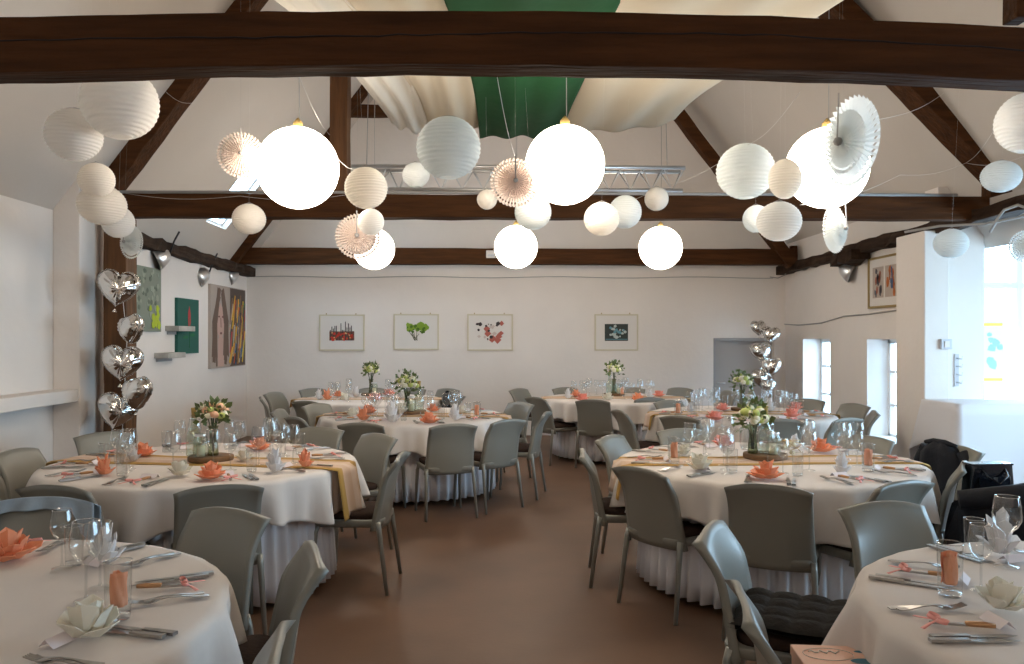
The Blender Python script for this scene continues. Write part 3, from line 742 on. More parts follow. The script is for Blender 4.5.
tag(MB().tube([(-3.4, 7.19, 2.80), (-1, 7.19, 2.805), (1.5, 7.19, 2.80), (4.2, 7.19, 2.80)], .014, 6).build('conduit', 'cable'), 'thin conduit running on top of the middle beam', 'cable')
g = root('light_switch', (4.44, 7.80, 1.44), 0, 'small grey switch box on the jamb by the bay window', 'switch')
MB().box((-.06, -.035, -.05), (.05, 0, .05)).build('switch_body', 'socket', g, smooth=False, bevel=.006); MB().box((-.03, -.042, -.03), (.02, -.035, .03)).build('rocker', 'mount', g, smooth=False)
# posters on the bay window and a hook rail
p, q = at(982, 383, 8.03), at(1004, 321, 8.03)
t = root('window_poster', ((p.x+q.x)/2, 7.935, p.z), 0, 'pale blue poster with yellow bars taped to the bay window', 'poster')
w_, h_ = q.x-p.x, q.z-p.z
MB().box((-w_/2, -.004, 0), (w_/2, 0, h_)).build('poster_sheet', 'paint', t, smooth=False)
for z0 in (.02, h_-.05): MB().box((-w_/2+.01, -.006, z0), (w_/2-.01, -.004, z0+.03)).build('yellow_bar', 'yellow', t, smooth=False)
g = MB(); rd = random.Random(5)
for k in range(9): blob(g, rd.uniform(-.06, .08), rd.uniform(.12, h_-.12), rd.uniform(.02, .05), -.0045-k*.0001, 7, rnd=rd)
g.build('poster_picture', 'skyblue', t, smooth=False)
t = root('hook_rail', (4.54, 7.86, 1.02), 0, 'pale hook rail on the narrow wall beside the bay window', 'hooks')
MB().box((.02, -.015, 0), (.06, 0, .32)).build('rail_board', 'socket', t, smooth=False)
for k in range(4): MB().tube([(.04, -.015, .04+k*.08), (.07, -.05, .03+k*.08), (.075, -.05, .06+k*.08)], .006, 6).build('hook', 'alu', t)

# ---------------------------------------------------------------- tall buffet table with long cloth
bx0, bx1, by0, by1, bz = 4.13, 5.75, 7.05, 7.67, .90
t = root('buffet_table', ((bx0+bx1)/2, (by0+by1)/2, 0), 0, 'tall side table hidden under the long white cloth by the bay window', 'table')
hw, hd = (bx1-bx0)/2, (by1-by0)/2
MB().box((-hw+.02, -hd+.02, bz-.04), (hw-.02, hd-.02, bz-.006)).build('tabletop', 'slate', t, smooth=False)
for sx in (-1, 1):
    for sy in (-1, 1): MB().box((sx*(hw-.1)-.025, sy*(hd-.08)-.025, 0), (sx*(hw-.1)+.025, sy*(hd-.08)+.025, bz-.04)).build('leg', 'slate', t, smooth=False)
def bcloth(u, v):     # u around the perimeter, v 0 centre .. 1 hem
    P = 2 * (2*hw + 2*hd); s = u * P
    sides = [(2*hw, (-hw, -hd), (1, 0)), (2*hd, (hw, -hd), (0, 1)), (2*hw, (hw, hd), (-1, 0)), (2*hd, (-hw, hd), (0, -1))]
    q = s % (2*(2*hw + 2*hd) / 1) ; q = u * (4*hw + 4*hd)
    for L_, o_, d_ in sides:
        if q <= L_ + 1e-9: break
        q -= L_
    ex, ey = o_[0] + d_[0]*q, o_[1] + d_[1]*q
    nx, ny = d_[1], -d_[0]
    if v < .5:
        k = v * 2; return (ex*k, ey*k, bz)
    k = (v - .5) * 2
    e = min(q, L_ - q)
    corner = math.exp(-e / .12)
    drop = (.78 if d_[0] else .38) + corner * .12
    fold = (.025 + .012*math.sin(q*9)) * k + corner * .05 * k
    cx, cy = (math.copysign(1, ex), math.copysign(1, ey))
    return (ex + nx*(.01 + fold) + cx*corner*.05*k, ey + ny*(.01 + fold) + cy*corner*.03*k, bz - drop*k)
o = MB().grid(bcloth, 120, 16, closed=True).build('long_tablecloth', 'skirt', solid=.003)
o.location = ((bx0+bx1)/2, (by0+by1)/2, .004); tag(o, 'long white tablecloth with crisp folds on the tall side table', 'tablecloth')
MT['skirt'].node_tree.nodes['Principled BSDF'].inputs['Base Color'].default_value = (.76, .75, .78, 1)

# ---------------------------------------------------------------- chairs
def make_chair():
    t = root('dining_chair', (0, 0, 0), 0, None, 'chair', 'grey stacking chairs')
    # backrest shell : thin curved panel, flared at the top corners
    def back(u, v, off):
        z = .37 + v * .43
        s = u * 2 - 1
        w_ = .213 - .006 * math.sin(PI * min(v*1.1, 1)) - .017 * v + .008 * (max(0, v - .85) / .15) ** 2 * abs(s) ** 3
        z -= .028 * abs(s) ** 2.4 * v
        z -= (1 - v) * .0
        y = -.205 - .06 * v - .055 * max(0, v - .6) ** 1.6 * 2.5 + .045 * (s ** 2) * (1 - v * .45) - .03 * max(0, v - .75) * abs(s) ** 3 * 4
        th = .011 + .006 * abs(s) ** 6
        return (s * w_, y + off * th, z)
    g = MB(); nu, nv = 16, 14
    for off in (1, -1):
        for j in range(nv + 1):
            for i in range(nu + 1): g.v.append(Vector(back(i/nu, j/nv, off)))
    m = nu + 1; H_ = m * (nv + 1)
    for j in range(nv):
        for i in range(nu):
            a = j*m + i; g.f.append((a+m, a+m+1, a+1, a)); g.f.append((a+H_, a+1+H_, a+m+1+H_, a+m+H_))
    for i in range(nu):
        g.f.append((i, i+1, i+1+H_, i+H_)); a = nv*m+i; g.f.append((a+1, a, a+H_, a+1+H_))
    for j in range(nv):
        a = j*m; g.f.append((a+m, a, a+H_, a+m+H_)); a = j*m+nu; g.f.append((a, a+m, a+m+H_, a+H_))
    g.build('backrest', 'plastic', t)
    def rr_(hx, hy, rc, y0=0):
        pts = []
        for cx, cy, a0 in ((hx-rc, hy-rc, 0), (-hx+rc, hy-rc, 90), (-hx+rc, -hy+rc, 180), (hx-rc, -hy+rc, 270)):
            for k in range(6): a = R(a0 + 18*k); pts.append((cx + rc*math.cos(a), cy + rc*math.sin(a) + y0))
        return pts
    def slab(hx, hy, rc, zs, y0=0):
        g = MB(); n = 24
        for z, k in zs:
            for x, y in rr_(hx*k, hy*k, rc*k, y0): g.v.append(Vector((x, y, z)))
        for i in range(len(zs)-1):
            for k in range(n): g.f.append((i*n+k, i*n+(k+1) % n, (i+1)*n+(k+1) % n, (i+1)*n+k))
        g.f.append(tuple(range(n))[::-1]); g.f.append(tuple((len(zs)-1)*n + k for k in range(n)))
        return g
    slab(.205, .215, .06, [(.385, .9), (.395, .98), (.425, 1), (.432, .985)], .0).build('seat', 'plastic', t)
    slab(.185, .19, .06, [(.432, .97), (.445, 1), (.462, .99), (.470, .93)], .012).build('seat_cushion', 'seatpad', t)
    for sx in (-1, 1):
        MB().tube([(sx*.195, -.185, .42), (sx*.20, -.195, .38), (sx*.218, -.245, 0)], [.017, .016, .011], 8).build('leg', 'leg', t)
        MB().tube([(sx*.18, .17, .40), (sx*.19, .185, .36), (sx*.20, .205, 0)], [.017, .016, .011], 8).build('leg', 'leg', t)
    return t
CH = make_chair()
chairs = []
def chair(x, y, face, label, sc=1.0):
    """x, y: middle of the rear feet (room); face: direction the sitter looks, degrees"""
    a = R(face - 90)
    ox, oy = -math.sin(a) * .235, math.cos(a) * .235
    o = place(CH, (x + ox, y + oy, 0), a, label, 'grey stacking chairs', scale=sc)
    chairs.append((x + ox, y + oy)); return o

TB = {}   # name -> (x, y, phrase)
for nm, X, Z, ph in (('FL', -1.72, 2.14, 'front left table'), ('FR', 1.90, 2.12, 'front right table'),
                     ('L1', -1.90, 4.93, 'large table before the left balloons'), ('R1', 1.58, 4.95, 'large table right of the aisle'),
                     ('L2', -.96, 7.89, 'second table on the left side'), ('R2', 2.31, 8.08, 'table next to the narrow windows'),
                     ('L3', -1.78, 10.0, 'back left table'), ('R3', 1.30, 10.2, 'back centre table')):
    x, y = C(X, Z); TB[nm] = (x, y, ph)
def tchair(tn, X, Z, label, face=None, turn=0):
    x, y = C(X, Z); tx, ty, _ = TB[tn]
    f = math.degrees(math.atan2(ty - y, tx - x)) if face is None else face
    chair(x, y, f + turn, label)
for a in [
 ('R1', 1.25, 3.88, 'dark chair back at the near side of the large right table', None, -8),
 ('R1', .737, 4.36, 'chair turned aslant at near left of the large right table', None, 0),
 ('R1', .50, 5.02, 'chair seen edge on at the left of the large right table', -6, 0),
 ('R1', .76, 5.75, 'chair with pale shining back facing us beyond the right table', None, 10),
 ('R1', 2.50, 5.72, 'chair behind glasses at the far right of the large right table'),
 ('R1', 2.86, 5.22, 'chair covered by the black jacket'),
 ('R1', 1.90, 3.98, 'chair with a seat cushion showing, near right of large right table', 116),
 ('R1', 2.50, 4.55, 'chair seen edge on with brightly lit rim beside the black bag', 147),
 ('R1', 1.33, 6.15, 'chair glimpsed behind glasses at the far side of right table', None),
 ('FR', 1.60, 3.37, 'grey chair facing us beyond the front right table'),
 ('FR', .80, 2.98, 'chair with bright curved back and dark quilted pad', -27),
 ('FR', .69, 2.20, 'nearest chair on the right of the aisle, behind the blush box', -10),
 ('FL', -1.19, 3.24, 'grey chair facing us at far right of the front left table'),
 ('FL', -.72, 2.66, 'chair seen edge on right of the front left table', 199),
 ('FL', -.60, 1.85, 'nearest chair, cut by the bottom edge left of the aisle', 190),
 ('FL', -2.00, 3.36, 'chair wearing a pale blue garment at the front left table'),
 ('L1', -2.17, 3.87, 'dark chair back left of the two before the left table'),
 ('L1', -1.42, 3.87, 'dark chair back facing away, centre near side of left table'),
 ('L1', -3.08, 5.05, 'chair by the plaster ledge at the left picture edge'),
 ('L1', -2.68, 4.10, 'chair half cut by the left edge behind the draped chair'),
 ('L1', -2.98, 4.55, 'chair between ledge and left table, mostly out of view'),
 ('L1', -3.0, 5.92, 'grey chair under the silver hearts at the left table'),
 ('L1', -1.53, 6.25, 'pale chair facing us beyond the far right of left table'),
 ('L1', -1.02, 5.83, 'tall looking grey chair near the gold runner end'),
 ('L1', -.73, 4.88, 'chair with brown cushion standing out at right of left table'),
 ('L2', -.50, 6.60, 'grey chair back with legs in view before the second table'),
 ('L2', -.07, 6.95, 'bluish chair back right of the one before the second table'),
 ('L2', -1.24, 6.68, 'dark chair back beside the gold runner of second left table'),
 ('L2', .27, 7.62, 'chair seen edge on at the right of the second table'),
 ('L2', .05, 8.75, 'bluish chair facing us beyond the second table'),
 ('L2', -2.05, 8.55, 'light chair facing right behind the dark one, second left table'),
 ('L2', -1.88, 7.15, 'low dark chair top left of the second left table'),
 ('L2', -2.25, 7.9, 'light chair at far left end of second left table'),
 ('L3', -2.75, 11.15, 'chair by the wall at far left of the back left table'),
 ('L3', -1.97, 11.25, 'chair by the wall behind napkins of the back left table'),
 ('L3', -1.42, 11.25, 'bluish grey chair directly behind the back left bouquet'),
 ('L3', -.92, 11.1, 'blue grey chair right of the back left bouquet'),
 ('L3', -2.95, 9.6, 'dark chair left of the back left table'),
 ('L3', -3.05, 10.4, 'grey chair nearest the left wall by the back left table'),
 ('L3', -2.27, 8.98, 'dark chair back before the back left table'),
 ('L3', -.70, 9.75, 'chair with dark jacket right of the back left table'),
 ('R3', .14, 11.1, 'light chair with a curved lit back beyond the aisle end'),
 ('R3', .33, 9.55, 'dark chair back at the aisle end, left of back centre table'),
 ('R3', .94, 9.18, 'dark wide chair back before the back centre table'),
 ('R3', 1.60, 9.50, 'dark chair back right front of the back centre table'),
 ('R3', .78, 11.35, 'chair by the wall left of the back centre bouquet'),
 ('R3', 1.68, 11.35, 'chair by the wall right of the back centre bouquet'),
 ('R3', 2.35, 11.3, 'purple grey chair by the wall between the back tables'),
 ('R3', 2.86, 10.7, 'green grey chair by the wall next to the grey door'),
 ('R2', 1.10, 7.80, 'dark curved chair back left of the slit window table'),
 ('R2', 1.55, 7.25, 'dark chair top seen behind glasses before slit window table'),
 ('R2', 2.33, 6.98, 'bluish chair back in the middle before slit window table'),
 ('R2', 2.92, 7.08, 'blue lit chair back right before slit window table'),
 ('R2', 1.80, 9.0, 'light chair facing us at far left of slit window table'),
 ('R2', 3.38, 9.2, 'dark chair between slit windows beyond their table'),
 ('R2', 3.62, 8.55, 'grey chair facing us under the nearer slit window'),
 ('R2', 3.45, 7.75, 'chair seen edge on under the nearer slit window'),
]: tchair(*a)

# ---------------------------------------------------------------- tables
TZ = .74; TR = .905
def table(tn, seed, runner_ang, rlen=1.12):
    x, y, ph = TB[tn]; rnd = random.Random(seed)
    t = root('round_table', (x, y, 0), 0, 'round folding table carrying the cloths of the ' + ph, 'table', 'round banquet tables')
    MB().lathe([(0, TZ-.045), (TR-.02, TZ-.045), (TR-.012, TZ-.03), (TR-.02, TZ-.008), (0, TZ-.008)], 48).build('tabletop', 'slate', t)
    for k in range(4):
        a = PI/4 + k*PI/2; MB().tube([(.5*math.cos(a), .5*math.sin(a), TZ-.045), (.58*math.cos(a), .58*math.sin(a), 0)], .016, 8).build('leg', 'leg', t)
    p = [rnd.uniform(0, 6) for _ in range(6)]; nf = 17 + seed % 4
    def fn(u, v):
        a = 2*PI*u
        if v < .4: r = TR * v/.4; return (r*math.cos(a), r*math.sin(a), TZ)
        k = (v - .4) / .6
        wave = math.sin(nf*a + p[2] + .8*math.sin(2*a + p[3]))
        hang = .235 + .03*math.sin(3*a + p[0]) + .03*math.sin(5*a + p[1]) + .012*wave
        r = TR + .010*min(k*6, 1) + .018*k + .042*(wave*(1 + .3*math.sin(4*a + p[0])) - .5*math.cos(2*(nf*a + p[2] + .8*math.sin(2*a + p[3]))))*k**.8 + .015*k*math.sin(5*a + p[4])
        return (r*math.cos(a), r*math.sin(a), TZ - .012*min(k*6, 1)**2 - hang*k)
    o = MB().grid(fn, 240, 26, closed=True).build('round_tablecloth', 'cloth', solid=.002)
    o.location = (x, y, 0); tag(o, 'white top cloth with scalloped hem on the ' + ph, 'tablecloth', 'round white tablecloths')
    def fs(u, v):
        a = 2*PI*u
        pl = math.sin(56*a + 1.5*math.sin(3*a + p[5]))
        r = TR - .16 + .03*v + (.008 + .020*v)*pl
        return (r*math.cos(a), r*math.sin(a), TZ - .02 - (TZ - .06)*v)
    o = MB().grid(fs, 448, 5, closed=True).build('table_skirt', 'skirt', solid=.002)
    o.location = (x, y, 0); tag(o, 'pleated white floor length skirt under the ' + ph, 'table skirt', 'pleated table skirts')
    def fr(u, v):
        s = (v - .5) * 2 * rlen; w_ = (u - .5) * .36
        edge = math.sqrt(max(0, (TR + .004)**2 - w_*w_))
        if abs(s) <= edge: return (s, w_ + .012*math.sin(s*5), TZ + .0035 + .0015*math.sin(s*13 + w_*9))
        k = abs(s) - edge; sg = math.copysign(1, s)
        return (sg*(edge + .03 + .16*k + .015*math.sin(w_*30)), w_*(1 + .25*k), TZ - k*.95 - .0)
    o = MB().grid(fr, 14, 80, uv=True).build('table_runner', 'runner', solid=.0015)
    o.location = (x, y, 0); o.rotation_euler = (0, 0, R(runner_ang)); tag(o, 'gold edged blush runner laid across the ' + ph, 'table runner', 'gold edged table runners')
for i, (tn, ang, rl) in enumerate((('FL', -49, 1.1), ('FR', 60, 1.0), ('L1', -10, 1.20), ('R1', 2, 1.1), ('L2', -6, 1.1), ('R2', 0, 1.05), ('L3', 0, 1.0), ('R3', 0, 1.0))):
    table(tn, 11 + i, ang, rl)

# ---------------------------------------------------------------- tableware prototypes
def P_wine(h=.20, rb=.037, name='wine_glass'):
    t = root(name, (0, 0, 0), 0, None, 'wine glass')
    zb = h * .48
    prof = [(.033, .0), (.032, .003), (.006, .007), (.0035, .02), (.0035, zb - .01), (.008, zb), (rb*.72, zb + .018), (rb*.97, zb + .040), (rb, zb + .055), (rb*.93, h*.86), (rb*.80, h)]
    MB().lathe(prof[4:], 20).build('bowl', 'glass', t)
    MB().lathe(prof[:5], 20).build('stem_and_foot', 'glass', t)
    g = MB(); r_ = rb*.80
    g.tube([(r_*math.cos(k*PI/10), r_*math.sin(k*PI/10), h) for k in range(21)], .0013, 4); g.build('rim', 'rimglass', t)
    return t
def P_tumbler(h=.135, r=.031):
    t = root('tumbler', (0, 0, 0), 0, None, 'glass')
    MB().lathe([(0, .0), (r*.85, .0), (r*.9, .012), (0, .014)], 20).build('thick_base', 'glass', t)
    MB().lathe([(r*.9, .008), (r, h)], 20).build('glass_wall', 'glass', t)
    MB().tube([(r*math.cos(k*PI/10), r*math.sin(k*PI/10), h) for k in range(21)], .0013, 4).build('rim', 'rimglass', t)
    return t
WG, WL, TG = P_wine(), P_wine(.225, .043), P_tumbler()
def P_knife():
    t = root('table_knife', (0, 0, 0), 0, None, 'knife')
    g = MB(); 
    def prof(y0, y1, w0, w1, h0, h1, n=6):
        for k in range(n):
            a, b = k/n, (k+1)/n
            ya, yb = y0+(y1-y0)*a, y0+(y1-y0)*b; wa, wb = w0+(w1-w0)*a, w0+(w1-w0)*b; ha, hb = h0+(h1-h0)*a, h0+(h1-h0)*b
            g.add([(-wa, ya, 0), (wa, ya, 0), (wa, ya, ha), (-wa, ya, ha), (-wb, yb, 0), (wb, yb, 0), (wb, yb, hb), (-wb, yb, hb)],
                  [(0,1,5,4), (1,2,6,5), (2,3,7,6), (3,0,4,7), (3,2,1,0), (4,5,6,7)])
    prof(0, .10, .0095, .007, .008, .007); g.build('handle', 'steel', t, smooth=False)
    g = MB(); prof(.10, .13, .007, .010, .003, .002, 2); prof(.13, .20, .010, .009, .002, .002, 2); prof(.20, .228, .009, .001, .002, .001, 3); g.build('blade', 'steel', t, smooth=False)
    return t
def P_fork():
    t = root('table_fork', (0, 0, 0), 0, None, 'fork')
    def strip(pts):
        g = MB()
        for y, w_, z in pts: g.v += [Vector((-w_, y, z)), Vector((w_, y, z)), Vector((w_, y, z+.003)), Vector((-w_, y, z+.003))]
        for i in range(len(pts)-1):
            for k in range(4): g.f.append((i*4+k, i*4+(k+1) % 4, (i+1)*4+(k+1) % 4, (i+1)*4+k))
        g.f.append((3, 2, 1, 0)); g.f.append(tuple((len(pts)-1)*4+k for k in range(4)))
        return g
    strip([(0, .010, .002), (.03, .009, .003), (.07, .004, .008), (.11, .003, .010), (.13, .004, .008)]).build('handle', 'steel', t, smooth=False)
    g = strip([(.13, .004, .008), (.145, .011, .004), (.16, .012, .002)])
    for x in (-.0100, -.0034, .0034, .0100):
        q = strip([(.155, .0018, .002), (.175, .0017, .003), (.20, .001, .009)]); g.add([v + Vector((x, 0, 0)) for v in q.v], q.f)
    g.build('tines', 'steel', t, smooth=False)
    return t
def P_dessert():
    t = root('ribboned_dessert_knife', (0, 0, 0), 0, None, 'knife')
    MB().bar((0, .0, .006), (0, .09, .006), .011, .006, n=3).build('blade', 'steel', t, smooth=False)
    MB().tube([(0, .085, .009), (0, .13, .010), (0, .155, .009)], [.007, .008, .0065], 8).build('handle', 'copper', t)
    g = MB()
    for sx, L_ in ((-1, .05), (1, .05)):
        def lp_(u, v, sx=sx):
            a = 2*PI*u; return (sx*(.019 - .019*math.cos(a)), .02 + .010*math.sin(a)*1.0 + sx*.006*(1-math.cos(a)) + (v-.5)*.006, .013 + .005*math.sin(a/2) + (v - .5)*.010)
        g.grid(lp_, 16, 1)
        g.add([(0, .018, .014), (sx*.02, -.01, .008), (sx*.045, -.032, .004), (sx*.055, -.024, .004), (sx*.028, -.002, .009), (0, .024, .014)], [(0,1,4,5), (1,2,3,4)])
    g.ball((0, .02, .016), .006, 8)
    g.build('ribbon_bow', 'ribbon', t, solid=.0008)
    return t
def P_card():
    t = root('place_card', (0, 0, 0), 0, None, 'card')
    MB().add([(-.045, -.025, .002), (.045, -.025, .002), (.045, 0, .022), (-.045, 0, .022), (.045, .02, .002), (-.045, .02, .002)], [(0,1,2,3), (3,2,4,5)], None, True).build('folded_card', 'card', t, smooth=False, solid=.001)
    return t
def lotus(name, m, h=.06, r=.085, n=6, seed=1):
    t = root(name, (0, 0, 0), 0, None, 'napkin'); rd = random.Random(seed)
    g = MB()
    for ring, (rr_, hh, nn, tw, lean) in enumerate(((r, h*.45, n, 0, 1.0), (r*.80, h*.85, n, .5, .9), (r*.5, h, max(3, n-2), .2, .8))):
        for k in range(nn):
            a = 2*PI*(k + tw)/nn + rd.uniform(-.15, .15); ww = PI/nn*1.25
            rr2 = rr_*rd.uniform(.85, 1.12); h2 = hh*rd.uniform(.8, 1.2)
            def pt(q, b, z):
                aa = a + b; return (q*math.cos(aa), q*math.sin(aa), z)
            vs = [pt(.008, 0, .003), pt(rr2*.60, -ww, h2*.50), pt(rr2*.50, 0, h2*.22), pt(rr2*.60, ww, h2*.50), pt(rr2*.86*lean, -ww*.72, h2*.86), pt(rr2*.74*lean, 0, h2*.62), pt(rr2*.86*lean, ww*.72, h2*.86), pt(rr2*lean, 0, h2)]
            g.add(vs, [(0,1,2), (0,2,3), (1,4,5,2), (2,5,6,3), (4,7,5), (5,7,6)], None, True)
    g.build('folded_petals', m, t, smooth=False, solid=.002)
    return t
NK = {'o': lotus('lotus_napkin', 'orange', .080, .086, seed=2), 'c': lotus('lotus_napkin', 'coral', .080, .084, seed=3),
      'w': lotus('lotus_napkin', 'ivory', .095, .068, n=4, seed=5), 'p': lotus('pleated_napkin', 'white', .115, .058, n=5, seed=6),
      'q': lotus('pleated_napkin', 'orange', .105, .055, n=5, seed=8)}
def P_rolled():
    t = root('rolled_napkin', (0, 0, 0), 0, None, 'napkin'); g = MB()
    def f(u, v):
        a = u*4.2*PI; r = .008 + .014*u + .0025*math.sin(5*a + 6*v); return (r*math.cos(a), r*math.sin(a), .035 + v*(.085 + .008*math.sin(a*.7)))
    g.grid(f, 50, 8); g.build('rolled_cloth', 'orange', t, solid=.0012); return t
RN = P_rolled()
KN, FK, DK, PC = P_knife(), P_fork(), P_dessert(), P_card()
occupied = []
cnt = {}
def nth(k):
    cnt[k] = cnt.get(k, 0) + 1; return cnt[k]
CLK = ['twelve', 'one', 'two', 'three', 'four', 'five', 'six', 'seven', 'eight', 'nine', 'ten', 'eleven']
def clock(tn, x, y):
    tx, ty, _ = TB[tn]
    a = math.degrees(math.atan2(x - tx, y - ty)) % 360       # 0 = far side, clockwise
    h2 = int(round(a / 15)) % 24
    return (CLK[h2 // 2] + " o'clock") if h2 % 2 == 0 else 'half past ' + CLK[h2 // 2]
def free(p, r): return all((p[0]-q[0])**2 + (p[1]-q[1])**2 > (r + q[2])**2 for q in occupied)
COLN = {'o': 'orange lotus folded napkin', 'c': 'coral lotus folded napkin', 'w': 'ivory lotus folded napkin', 'p': 'white pleated upright napkin', 'q': 'orange pleated upright napkin', 't': 'orange rolled napkin'}
used_labels = {}
def ulabel(s):
    used_labels[s] = used_labels.get(s, 0) + 1
    k = used_labels[s]
    if k == 1: return s
    return s + [' , inner one', ' , inner one', ', innermost one', ', beside its twin', ', tucked behind'][min(k, 4)].replace(' ,', ',')
def napkin(tn, kind, px, py, rz=None, sc=1.0):
    p = onz(px, py, TZ); ph = TB[tn][2]; ck = clock(tn, p.x, p.y)
    rz = random.uniform(0, 6) if rz is None else R(rz)
    far = tn in ('L3', 'R3')
    if kind == 't':
        place(TG, (p.x, p.y, TZ + .004), 0, ulabel('tumbler with orange napkin at %s on %s' % (ck, ph)), 'tumblers holding napkins', scale=1.15)
        place(RN, (p.x, p.y, TZ + .004), rz, ulabel('orange rolled napkin in tumbler at %s on %s' % (ck, ph)), 'rolled napkins'); occupied.append((p.x, p.y, .035))
        return
    place(NK[kind], (p.x, p.y, TZ + .006), rz, ulabel('%s at %s on %s' % (COLN[kind], ck, ph)), COLN[kind] + 's', scale=sc)
    occupied.append((p.x, p.y, .07*sc))
for a in [
 ('FL', 'o', 8, 562, None, 1.2), ('FL', 't', 118, 620), ('FL', 'w', 88, 640, None, 1.15), ('FL', 'p', 106, 566, 20),
 ('FR', 't', 950, 597), ('FR', 'p', 1000, 556, 10, 1.2), ('FR', 'w', 1002, 612, 30, 1.0),
 ('L1', 'q', 104, 476, 20, 1.0), ('L1', 'o', 143, 457, None, .95), ('L1', 'o', 211, 480, None, 1.0), ('L1', 'o', 259, 451, None, 1.0), ('L1', 'q', 305, 468, 80, .9),
 ('L1', 'p', 133, 462, 20, .8), ('L1', 'w', 180, 477, None, 1.0), ('L1', 'p', 275, 473, 0, 1.05), ('L1', 'w', 244, 462, None, .8),
 ('R1', 't', 674, 464), ('R1', 'c', 723, 447, None, .95), ('R1', 'o', 766, 480, None, 1.1), ('R1', 'o', 821, 453, None, 1.05), ('R1', 't', 868, 472), 
 ('R1', 'w', 700, 471, None, 1.1), ('R1', 'p', 842, 475, 0, .9), ('R1', 'w', 683, 456, None, .8), ('R1', 'p', 795, 450, 0, .8),
 ('L2', 'q', 363, 421, 0, 1.2), ('L2', 'o', 369, 414, None, 1.0), ('L2', 'o', 429, 424, None, 1.15), ('L2', 'o', 433, 412, None, .9), ('L2', 't', 477, 419),
 ('L2', 'p', 392, 423, 0, 1.5), ('L2', 'w', 400, 415, None, 1.3), ('L2', 'p', 455, 421, 0, 1.2), ('L2', 'w', 352, 417, None, 1.0), ('L2', 'w', 462, 414, None, 1.0),
 ('R2', 't', 678, 417), ('R2', 'c', 715, 421, None, 1.1), ('R2', 'c', 722, 411, None, 1.0), ('R2', 'c', 792, 418, 0, 1.1), ('R2', 'c', 796, 410, None, 1.0),
 ('R2', 'p', 770, 412, 0, 1.1), ('R2', 'w', 757, 416, None, 1.0), ('R2', 'p', 690, 413, 0, .8),
 ('L3', 'q', 327, 400, 0, 1.2), ('L3', 'o', 338, 397, None, .9), ('L3', 'c', 375, 401, None, 1.2), ('L3', 'c', 389, 396, None, 1.1), ('L3', 'p', 319, 400, 0, 1.0), ('L3', 'p', 356, 398, 0, 1.1), ('L3', 'w', 345, 401, None, 1.1), ('L3', 'p', 402, 399, 0, 1.1),
 ('R3', 'o', 576, 397, None, 1.0), ('R3', 'c', 582, 401, None, 1.1), ('R3', 'o', 638, 401, None, 1.1), ('R3', 't', 622, 397), ('R3', 'c', 659, 397, 0, 1.0), ('R3', 'p', 568, 399, 0, 1.0), ('R3', 'w', 608, 401, None, 1.1), ('R3', 'p', 650, 399, 0, .9),
]: napkin(*a)

# ---------------------------------------------------------------- centrepieces
def bouquet(label, seed, r=.075, h=.17, cols=('petalw', 'petalo', 'petaly'), spiky=False):
    t = root('flower_bouquet', (0, 0, 0), 0, label, 'flowers', 'table bouquets'); rd = random.Random(seed)
    g = MB()
    for k in range(9): a = rd.uniform(0, 6.28); q = rd.uniform(0, .5)*r; g.tube([(q*.12*math.cos(a), q*.12*math.sin(a), .02), (q*.3*math.cos(a), q*.3*math.sin(a), h*.6), (q*math.cos(a), q*math.sin(a), h)], .0028, 5)
    g.build('stem', 'stem', t)
    g = MB()
    for k in range(110):
        a = rd.uniform(0, 6.28); el = rd.uniform(-.9, 1.5); q = r*rd.uniform(.55, 1.2 if not spiky else 1.45)
        c = Vector((q*math.cos(a)*math.cos(el), q*math.sin(a)*math.cos(el), h + r*.35 + q*math.sin(el)*.85))
        d = (c - Vector((0, 0, h))).normalized(); s = d.cross(Vector((rd.uniform(-1, 1), rd.uniform(-1, 1), rd.uniform(-1, 1)))).normalized()
        L_ = rd.uniform(.026, .044); W_ = L_*.42
        u_ = d.cross(s)*.25*W_
        g.add([c, c + d*L_*.5 + s*W_ + u_, c + d*L_, c + d*L_*.5 - s*W_ + u_], [(0,1,2,3)])
    g.build('leaves', 'leaf', t)
    for k in range(18):
        a = k*2.4; el = -.1 + (k % 5)*.34; q = r*.86
        c = Vector((q*math.cos(a)*math.cos(el), q*math.sin(a)*math.cos(el), h + r*.35 + q*math.sin(el)*.8))
        g = MB(); rad = rd.uniform(.019, .030)
        for j in range(3): g.ball(c + Vector((rd.uniform(-.3, .3), rd.uniform(-.3, .3), rd.uniform(-.3, .3)))*rad, rad*(1 - j*.15), 8, (1, 1, .8))
        g.build('blossom', cols[k % len(cols)], t)
    return t
